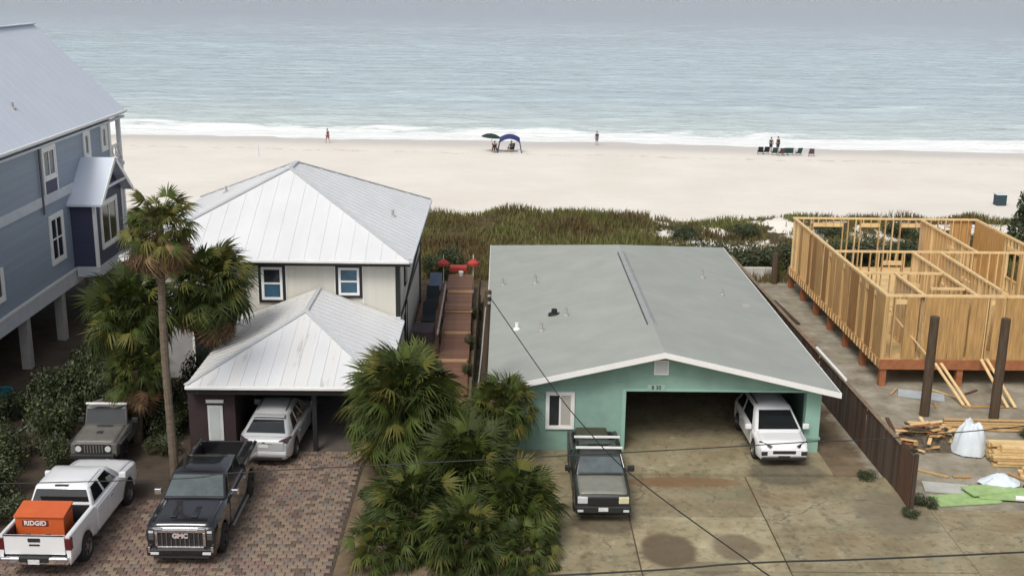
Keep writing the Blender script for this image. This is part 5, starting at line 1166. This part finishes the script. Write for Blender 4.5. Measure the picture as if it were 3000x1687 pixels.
# ------------------------------------------------------------------ beach
def skin(name, verts, edges, rad, m_, parent, root=0, sub=2):
    me = bpy.data.meshes.new(name); me.from_pydata(verts, edges, []); me.materials.append(m_)
    o = link(name, me, parent); md = o.modifiers.new('skin', 'SKIN'); md.use_smooth_shade = True
    for i, sv in enumerate(me.skin_vertices[0].data): sv.radius = (rad[i], rad[i]) if not isinstance(rad[i], tuple) else rad[i]; sv.use_root = (i == root)
    ss = o.modifiers.new('sub', 'SUBSURF'); ss.levels = sub; ss.render_levels = sub; return o
def person(label, loc, rotz, shirt, shorts, hair, pose='stand', h=1.0, group=None):
    T = thing('person', label, 'person', loc, group, local=True, rotz=rotz); s = h
    if pose == 'sit':
        J = dict(pel=(0, 0, .34), sp=(0, -.08, .6), ch=(0, -.14, .82), nk=(0, -.15, .98), hd=(0, -.13, 1.1), ht=(0, -.12, 1.2), kl=(-.12, .42, .52), al=(-.12, .7, .12), fl=(-.12, .86, .08), kr=(.12, .4, .5), ar=(.12, .68, .12), fr=(.12, .84, .08),
                 hl=(-.1, .02, .36), hr=(.1, .02, .36), sl=(-.19, -.14, .86), el=(-.26, .02, .64), wl=(-.2, .25, .56), hnl=(-.18, .33, .54), sr=(.19, -.14, .86), er=(.26, .02, .64), wr=(.2, .25, .56), hnr=(.18, .33, .54))
    else:
        k = .22 if pose == 'walk' else .03
        J = dict(pel=(0, 0, .95), sp=(0, .01, 1.15), ch=(0, .02, 1.35), nk=(0, .02, 1.5), hd=(0, .04, 1.6), ht=(0, .045, 1.70), hl=(-.09, 0, .90), hr=(.09, 0, .90), kl=(-.1, k * .7 + .02, .5), al=(-.1, k, .09), fl=(-.1, k + .15, .04), kr=(.1, -k * .4 + .02, .5), ar=(.1, -k, .10), fr=(.1, -k + .14, .05),
                 sl=(-.19, .02, 1.41), el=(-.24, -k * .5, 1.14), wl=(-.23, k * .3 + .08, .90), hnl=(-.23, k * .3 + .12, .81), sr=(.19, .02, 1.41), er=(.24, k * .4, 1.14), wr=(.23, k * .8 + .08, .92), hnr=(.22, k * .8 + .13, .83))
    R0 = dict(pel=.13, sp=.115, ch=.13, nk=.055, hd=.085, ht=.07, hl=.095, hr=.095, kl=.06, kr=.06, al=.042, ar=.042, fl=.035, fr=.035, sl=.06, sr=.06, el=.042, er=.042, wl=.032, wr=.032, hnl=.035, hnr=.035)
    E_ = [('pel', 'sp'), ('sp', 'ch'), ('ch', 'nk'), ('nk', 'hd'), ('hd', 'ht'), ('pel', 'hl'), ('hl', 'kl'), ('kl', 'al'), ('al', 'fl'), ('pel', 'hr'), ('hr', 'kr'), ('kr', 'ar'), ('ar', 'fr'), ('ch', 'sl'), ('sl', 'el'), ('el', 'wl'), ('wl', 'hnl'), ('ch', 'sr'), ('sr', 'er'), ('er', 'wr'), ('wr', 'hnr')]
    def sub(keys, extra, m_, nm):
        ids = {k_: i for i, k_ in enumerate(keys)}; skin(nm, [tuple(q * s for q in J[k_]) for k_ in keys], [(ids[a], ids[b_]) for a, b_ in E_ if a in ids and b_ in ids], [(R0[k_] + extra) * s for k_ in keys], m_, T)
    sub(list(J), 0, skin_m, 'body'); sub(['pel', 'sp', 'ch', 'sl', 'sr'], .022, shirt, 'shirt'); sub(['pel', 'hl', 'hr', 'kl', 'kr'], .02, shorts, 'shorts')
    hm = MB(); hd = Vector(J['hd']) * s + Vector((0, -.012, .05)); hm.lathe([(.001, .095), (.055, .085), (.09, .04), (.098, -.02), (.085, -.06)], 12, c=hd); hm.build('hair', hair, T, smooth=True)
    hat = Vector(J['hd']) * s; nm = MB(); nm.beam(hat + Vector((0, .07, .01)), hat + Vector((0, .105, -.02)), .025, .03); nm.build('nose', skin_m, T, bevel=.008)
    return T
def bz(x, y): return ground_z(x, y)
person('person in dark top walking along the water on the left beach', (-20.7, 137.6, bz(-20.7, 137.6)), R_(60), dark_cloth, pink_cloth, plastic, 'walk')
person('lone person standing at the water edge behind the mint house roof', (11.5, 138.5, bz(11.5, 138.5)), R_(10), dark_cloth, blue_cloth, plastic)
person('person in dark clothes standing behind the chair row, left of the pair', (31.55, 134.3, bz(31.55, 134.3)), R_(-30), teal_cloth, dark_cloth, plastic)
person('person in dark clothes standing behind the chair row, right of the pair', (32.35, 134.2, bz(32.35, 134.2)), R_(25), dark_cloth, teal_cloth, plastic, h=1.06)
def beach_chair(x, y, rotz, m_, label, group):
    t = thing('beach_chair', label, 'chair', (x, y, bz(x, y)), group, local=True, rotz=rotz)
    MB().prism([(-.28, -.25, .26), (.28, -.25, .26), (.28, .3, .30), (-.28, .3, .30)], (0, 0, .03)).build('seat', m_, t)
    MB().prism([(-.28, -.25, .27), (.28, -.25, .27), (.28, -.55, .92), (-.28, -.55, .92)], (0, .03, .01)).build('backrest', m_, t)
    for s_ in (-.3, .3):
        for (a, b_) in (((s_, .3, 0), (s_, -.3, .42)), ((s_, -.45, 0), (s_, .28, .42))): m = MB(); m.tube([a, b_], .016, 6); m.build('leg', plastic, t)
        m = MB(); m.tube([(s_, -.4, .5), (s_, .3, .46)], .02, 6); m.build('armrest', plastic, t)
for i, (x, dy, m_, wh_) in enumerate(((29.8, .3, dark_cloth, 'leftmost in the row on the sand'), (30.5, .5, dark_cloth, 'second from the left in the row'), (31.3, -.2, teal_cloth, 'third from the left, before the standing pair'), (31.95, -.6, purple_cloth, 'fourth from the left in the row'),
                                      (32.55, -.1, teal_cloth, 'fifth from the left in the row'), (33.2, 0, teal_cloth, 'sixth from the left in the row'), (34.1, .0, teal_cloth, 'second from the right in the row'), (35.5, -.5, purple_cloth, 'rightmost in the row, set apart'))):
    beach_chair(x, 131.6 + dy, R_(random.uniform(-15, 15)), m_, 'low dark beach chair, ' + wh_, 'row of beach chairs')
# umbrella and shade canopy
ux, uy = -1.05, 131.2; uz = bz(ux, uy)
t = thing('beach_umbrella', 'dark green beach umbrella left of the navy shade canopy', 'umbrella', (ux, uy, uz)); m = MB(); n = 10
vs_ = [(ux - .1, uy, uz + 2.1)]
for rr_, zz in ((.55, 2.0), (.95, 1.82), (1.15, 1.66)):
    for k in range(n): a = 2 * math.pi * k / n; vs_.append((ux - .1 + rr_ * math.cos(a), uy + rr_ * math.sin(a), uz + zz - .09 * math.cos(a) * rr_))
fs = [(0, 1 + k, 1 + (k + 1) % n) for k in range(n)] + [(1 + j * n + k, 1 + (j + 1) * n + k, 1 + (j + 1) * n + (k + 1) % n, 1 + j * n + (k + 1) % n) for j in range(2) for k in range(n)]
m.add(vs_, fs); m.build('canopy', green_cloth, t); m = MB(); m.tube([(ux + .1, uy, uz), (ux - .1, uy, uz + 2.12)], .025, 8); m.build('pole', steel_dark, t)
qx, qy = .95, 131.0; qz = bz(qx, qy)
t = thing('shade_canopy', 'navy arched shade canopy on splayed legs on the open beach', 'canopy', (qx, qy, qz)); m = MB(); vs_ = []; nn = 8
for j in range(nn + 1):
    for i in range(nn + 1):
        u, v_ = i / nn * 2 - 1, j / nn * 2 - 1; vs_.append((qx + 1.15 * u, qy + 1.0 * v_, qz + 2.05 - .42 * (u * u + v_ * v_) ** 1.1))
m.add(vs_, [(j * 9 + i, j * 9 + i + 1, (j + 1) * 9 + i + 1, (j + 1) * 9 + i) for j in range(8) for i in range(8)]); m.build('canopy', navy_cloth, t, smooth=True)
for a in (-1, 1):
    for b_ in (-1, 1): m = MB(); m.tube([(qx + a * 1.15, qy + b_ * 1.0, qz + 1.15), (qx + a * 1.35, qy + b_ * 1.15, qz)], .05, 8); m.build('leg', navy_cloth, t, smooth=True)
beach_chair(-.75, 130.6, R_(180), dark_cloth, 'dark beach chair in the shade of the green umbrella', None); beach_chair(1.1, 131.2, R_(150), blue_cloth, 'blue grey beach chair under the navy canopy', None)
person('person seated in a chair under the dark green umbrella', (-.75, 130.75, bz(-.75, 130.6) + .02), R_(180), dark_cloth, dark_cloth, plastic, 'sit')
person('person seated in a chair under the navy canopy', (1.1, 131.3, bz(1.1, 131.2) + .02), R_(150), blue_cloth, dark_cloth, plastic, 'sit')
m = MB(); m.box(1.9, 2.35, 130.8, 131.15, bz(2, 131), bz(2, 131) + .35); m.single('cool_box', grey_trim, 'small pale cool box beside the navy canopy', 'cool box', (2.1, 131, bz(2, 131)), bevel=.03)
m = MB(); x, y = -26.3, 124.7; m.tube([(x, y, bz(x, y) - .1), (x, y, bz(x, y) + 1.3)], .05, 8); m.single('marker_post', grey_trim, 'thin pale marker post on the left beach', 'post', (x, y, bz(x, y)), smooth=True)
x, y = 43.0, 97.5; z = bz(x, y)
t = thing('beach_bin', 'dark square bin with pale rim alone on the right beach', 'bin', (x, y, z))
box(x - .42, x + .42, y - .42, y + .42, z, z + .95).build('drum', mat('dark_blue_bin', (.02, .045, .06), .6), t, bevel=.05); box(x - .5, x + .5, y - .5, y + .5, z + .951, z + 1.03).build('rim', mat('pale_bin_rim', (.6, .65, .65), .5), t, bevel=.02)

# ------------------------------------------------------------------ building site litter
rl = random.Random(21)
def plank(a, b, wd, hg, m_, label, group, name='plank'):
    a = Vector(a); b = Vector(b); mid = (a + b) / 2; base = (mid.x, mid.y, min(a.z, b.z) - hg / 2)
    m = MB(); m.beam(a, b, wd, hg); m.single(name, m_, label, 'plank', base, group)
# stacked lumber at the right edge
for lay in range(7):
    for k in range(5 - (lay // 3)):
        x0 = 17.55 + rl.uniform(-.15, .15); y = 37.55 + k * .24 + rl.uniform(-.03, .03); z = .07 + lay * .11
        plank((x0, y, z), (x0 + 4.6, y - .25 + rl.uniform(-.1, .1), z), .2, .09, rl.choice((pine, pine_light, pine_light, ply)), 'yellow plank in the lumber stack at the right edge', 'lumber stack at the right edge')
for k in range(4): plank((17.0 + k * .1, 40.9 + k * .3, .06 + .02 * (k % 2)), (22.5, 40.6 + k * .35, .06), .14, .05, rl.choice((pine_light, pine)), 'long pale plank lying on the ground behind the rubbish heap', 'planks on the ground behind the heap')
for k, (a, b) in enumerate((((18.15, 45.4, 1.15), (18.7, 43.4, .05)), ((18.4, 45.4, 1.15), (18.9, 43.3, .05)), ((20.1, 45.5, 1.3), (20.4, 43.2, .05)), ((20.35, 45.5, 1.3), (20.7, 43.2, .05)))):
    plank(a, b, .12, .05, pine_light, ('pale plank leaning on the frame edge between the two tall pilings, left one', 'pale plank leaning on the frame edge between the two tall pilings, right one', 'pale plank leaning on the frame right of the far right piling, left one', 'pale plank leaning on the frame right of the far right piling, right one')[k], 'planks leaning on the platform edge')
for k in range(3): plank((14.6 + k * .1, 47.5 + k * 3.5, .06), (14.3 + k * .12, 52.3 + k * 3.2, .06), .16, .06, (pine, beam_red, fence_m)[k], ('plank lying along the fence strip, nearest the street', 'reddish plank lying along the fence strip, in the middle', 'dark plank lying along the fence strip, nearest the dune')[k], 'planks along the fence strip')
for k in range(6): plank((18.0 + k * .05, 36.5 + (k % 3) * .22, .07 + .1 * (k // 3)), (21.5, 36.2 + (k % 3) * .24, .07 + .1 * (k // 3)), .2, .09, rl.choice((pine, pine_light)), 'yellow plank in the low pile before the lumber stack', 'low pile before the lumber stack')
# rubbish heap of offcuts
hp = MB()
for j in range(9):
    for i in range(15):
        u = i / 14 * 2 - 1; v_ = j / 8 * 2 - 1; h = max(0, 1 - u * u) * max(0, 1 - v_ * v_); hp.v.append((15.75 + u * 1.5, 39.4 + v_ * .75, -.03 + .85 * h * (.75 + .5 * mn.noise(Vector((i * .6, j * .8, 3))))))
hp.f = [(j * 15 + i, j * 15 + i + 1, (j + 1) * 15 + i + 1, (j + 1) * 15 + i) for j in range(8) for i in range(14)]; hp.mi = [0] * len(hp.f)
hp.single('rubbish_heap', mat('dark_rubble', (.10, .08, .055), .95, var=.6, vscale=6, bump=.9, bscale=12), 'dark heap of building rubbish under loose offcuts by the fence end', 'heap', (15.75, 39.4, -.03))
for k in range(58):
    a = rl.uniform(0, 6.28); r = math.sqrt(rl.random()); x = 15.75 + 1.45 * r * math.cos(a); y = 39.4 + .72 * r * math.sin(a); z = .82 * (1 - r * r) ** 1.2 + .06 + rl.uniform(0, .08)
    ln = rl.uniform(.2, .65); b = rl.uniform(0, 6.28); dz = rl.uniform(-.12, .12)
    plank((x - ln * math.cos(b), y - ln * math.sin(b) * .6, max(.04, z - dz)), (x + ln * math.cos(b), y + ln * math.sin(b) * .6, max(.04, z + dz)), rl.uniform(.08, .2), rl.uniform(.02, .05),
          rl.choice((pine, pine_light, osb, fence_m, beam_red, pine_light)), 'short timber offcut tossed on the rubbish heap', 'offcuts on the rubbish heap', 'offcut')
def crumple(name, cx, cy, rx_, ry_, h, m_, label, cat, seed, drape=1.2, z0=.0):
    mb = MB(); n = 22
    for j in range(n):
        for i in range(n):
            u = i / (n - 1) * 2 - 1; v_ = j / (n - 1) * 2 - 1; q = max(abs(u), abs(v_)); u, v_ = u * math.sqrt(1 - v_ * v_ / 2), v_ * math.sqrt(1 - u * u / 2); d_ = math.hypot(u, v_); an = math.atan2(v_, u)
            z = h * max(0, 1 - d_ ** drape) + h * .10 * d_ * (1 - d_ * d_) * math.sin(an * 7 + 2 * mn.noise(Vector((u * 2, v_ * 2, seed)))) * 2 + .5 * h * mn.noise(Vector((u * 2.3, v_ * 2.3, seed))) * (1 - q) + .05 + .03 * mn.noise(Vector((u * 6, v_ * 6, seed)))
            mb.v.append((cx + rx_ * u * (1 + .12 * mn.noise(Vector((v_ * 2, seed, 0)))), cy + ry_ * v_ * (1 + .12 * mn.noise(Vector((u * 2, seed, 4)))), z0 + max(.015, z)))
    mb.f = [(j * n + i, j * n + i + 1, (j + 1) * n + i + 1, (j + 1) * n + i) for j in range(n - 1) for i in range(n - 1)]; mb.mi = [0] * len(mb.f)
    return mb.single(name, m_, label, cat, (cx, cy, z0), smooth=True)
crumple('white_tarp', 17.1, 38.75, .65, .55, 1.15, concrete_bag, 'crumpled white tarp standing over a pile beside the lumber', 'tarp', 1, 3.2)
crumple('plastic_sheet', 17.0, 35.9, .7, .45, .32, concrete_bag, 'rumpled bluish plastic sheet on the green boards', 'plastic sheet', 5, 1.3, .08)
crumple('bin_bag', 18.2, 35.6, .5, .4, .5, dark_cloth, 'black refuse bag at the right edge by the green boards', 'bag', 8, 2)
for k, (cx, cy, a, wd, dp) in enumerate(((15.4, 34.75, 8, 2.2, .8), (16.9, 35.1, -6, 2.0, 1.0), (16.4, 35.3, 15, 1.7, .7))):
    m = MB(); m.box(-wd / 2, wd / 2, -dp / 2, dp / 2, 0, .05); o = m.single('foam_board', green_sheet, ('bright green board lying nearest the street', 'bright green board under the bluish plastic sheet', 'green board turned askew on top of the others')[k], 'board', (0, 0, 0), 'green boards on the site', bevel=.006)
    o.location = (cx, cy, .02 + k * .053); o.rotation_euler = (0, R_(.6 * k), R_(a))
m = MB(); m.box(-.75, .75, -.4, .4, 0, .04); o = m.single('wall_board', grey_sheet, 'pale grey wall board lying left of the green boards', 'board', (0, 0, 0)); o.location = (15.1, 35.6, .02); o.rotation_euler = (0, 0, R_(-12))
m = MB(); m.tube([(17.0, 34.65, .14), (17.35, 34.6, .14)], .09, 10); m.single('white_roll', white_paint, 'small white roll lying on the green boards', 'roll', (17.2, 34.6, .05), smooth=True)
for i, (x, y, r_) in enumerate(((14.2, 37.9, .5), (13.9, 34.3, .5), (13.1, 33.5, .4), (12.6, 36.3, .45))): shrub(x, y, r_, r_ * .7, ('weedy shrub at the fence end beside the rubbish heap', 'low weed by the left corner of the green boards', 'low weed at the street end of the fence panel', 'small weed at the foot of the brown fence by the garage')[i], None, i, fine=True)
# scatter of bits on the lot: teal tub under the blue house
m = MB(); m.lathe([(.28, 0), (.34, .7), (.37, .72), (.37, .76), (.3, .74)], 16, c=(-19.3, 42.4, 0)); m.single('teal_tub', mat('teal_plastic', (.02, .16, .20), .5), 'teal plastic tub at the left picture edge beside the pier house', 'tub', (-19.3, 42.4, 0), smooth=True)
m = MB(); m.beam((-17.6, 36.2, .42), (-17.2, 39.6, .42), .06, .1); m.beam((-17.6, 36.3, .2), (-17.6, 36.3, .44), .08, .44, (0, 1, 0)); m.single('garden_rail', mat('grey_weathered_rail', (.22, .22, .2), .8), 'thin grey timber rail in the shady left planting', 'rail', (-17.4, 37.9, 0))
for k in range(16):
    x = rl.uniform(14.2, 21.5); y = rl.choice((rl.uniform(36.2, 37.3), rl.uniform(40.2, 41.6), rl.uniform(43.0, 45.2))); a = rl.uniform(0, 3.1); ln = rl.uniform(.25, .9)
    plank((x - ln * math.cos(a), y - ln * math.sin(a), .04), (x + ln * math.cos(a), y + ln * math.sin(a), .04), rl.uniform(.06, .16), .04, rl.choice((pine, pine_light, fence_m2, osb, PG)), 'stray timber scrap lying on the sandy building lot', 'scraps on the building lot', 'offcut')
for i, (x, y, r_) in enumerate(((14.5, 38.5, .5), (16.3, 40.5, .45), (19.9, 40.2, .4))): shrub(x, y, r_, r_ * .8, ('green weed poking through the left end of the rubbish heap', 'green weed behind the rubbish heap by the nearer tall piling', 'green weed at the foot of the right hand tall piling')[i], None, i, fine=True)
m = MB(); m.box(-.9, .9, -.45, .45, 0, .03); o = m.single('site_sheet', mat('pale_blue_sheet', (.42, .47, .5), .5, var=.15), 'pale blue grey sheet on the ground under the frame edge', 'sheet', (0, 0, 0)); o.location = (17.4, 44.6, .015); o.rotation_euler = (0, 0, R_(-18))
for i, (x, y, z, r_) in enumerate(((-1.28, 46.5, .02, .38), (-1.25, 50.2, .02, .42), (-1.25, 55.0, .02, .45), (-2.95, 47.6, .02, .35))): shrub(x, y, r_, r_ * 1.5, ('leafy plant right of the boardwalk, nearest the palms', 'leafy plant right of the boardwalk at its first step', 'leafy plant right of the boardwalk, nearest the dune', 'leafy plant at the near end of the side deck')[i], None, i, fine=True, z=z)
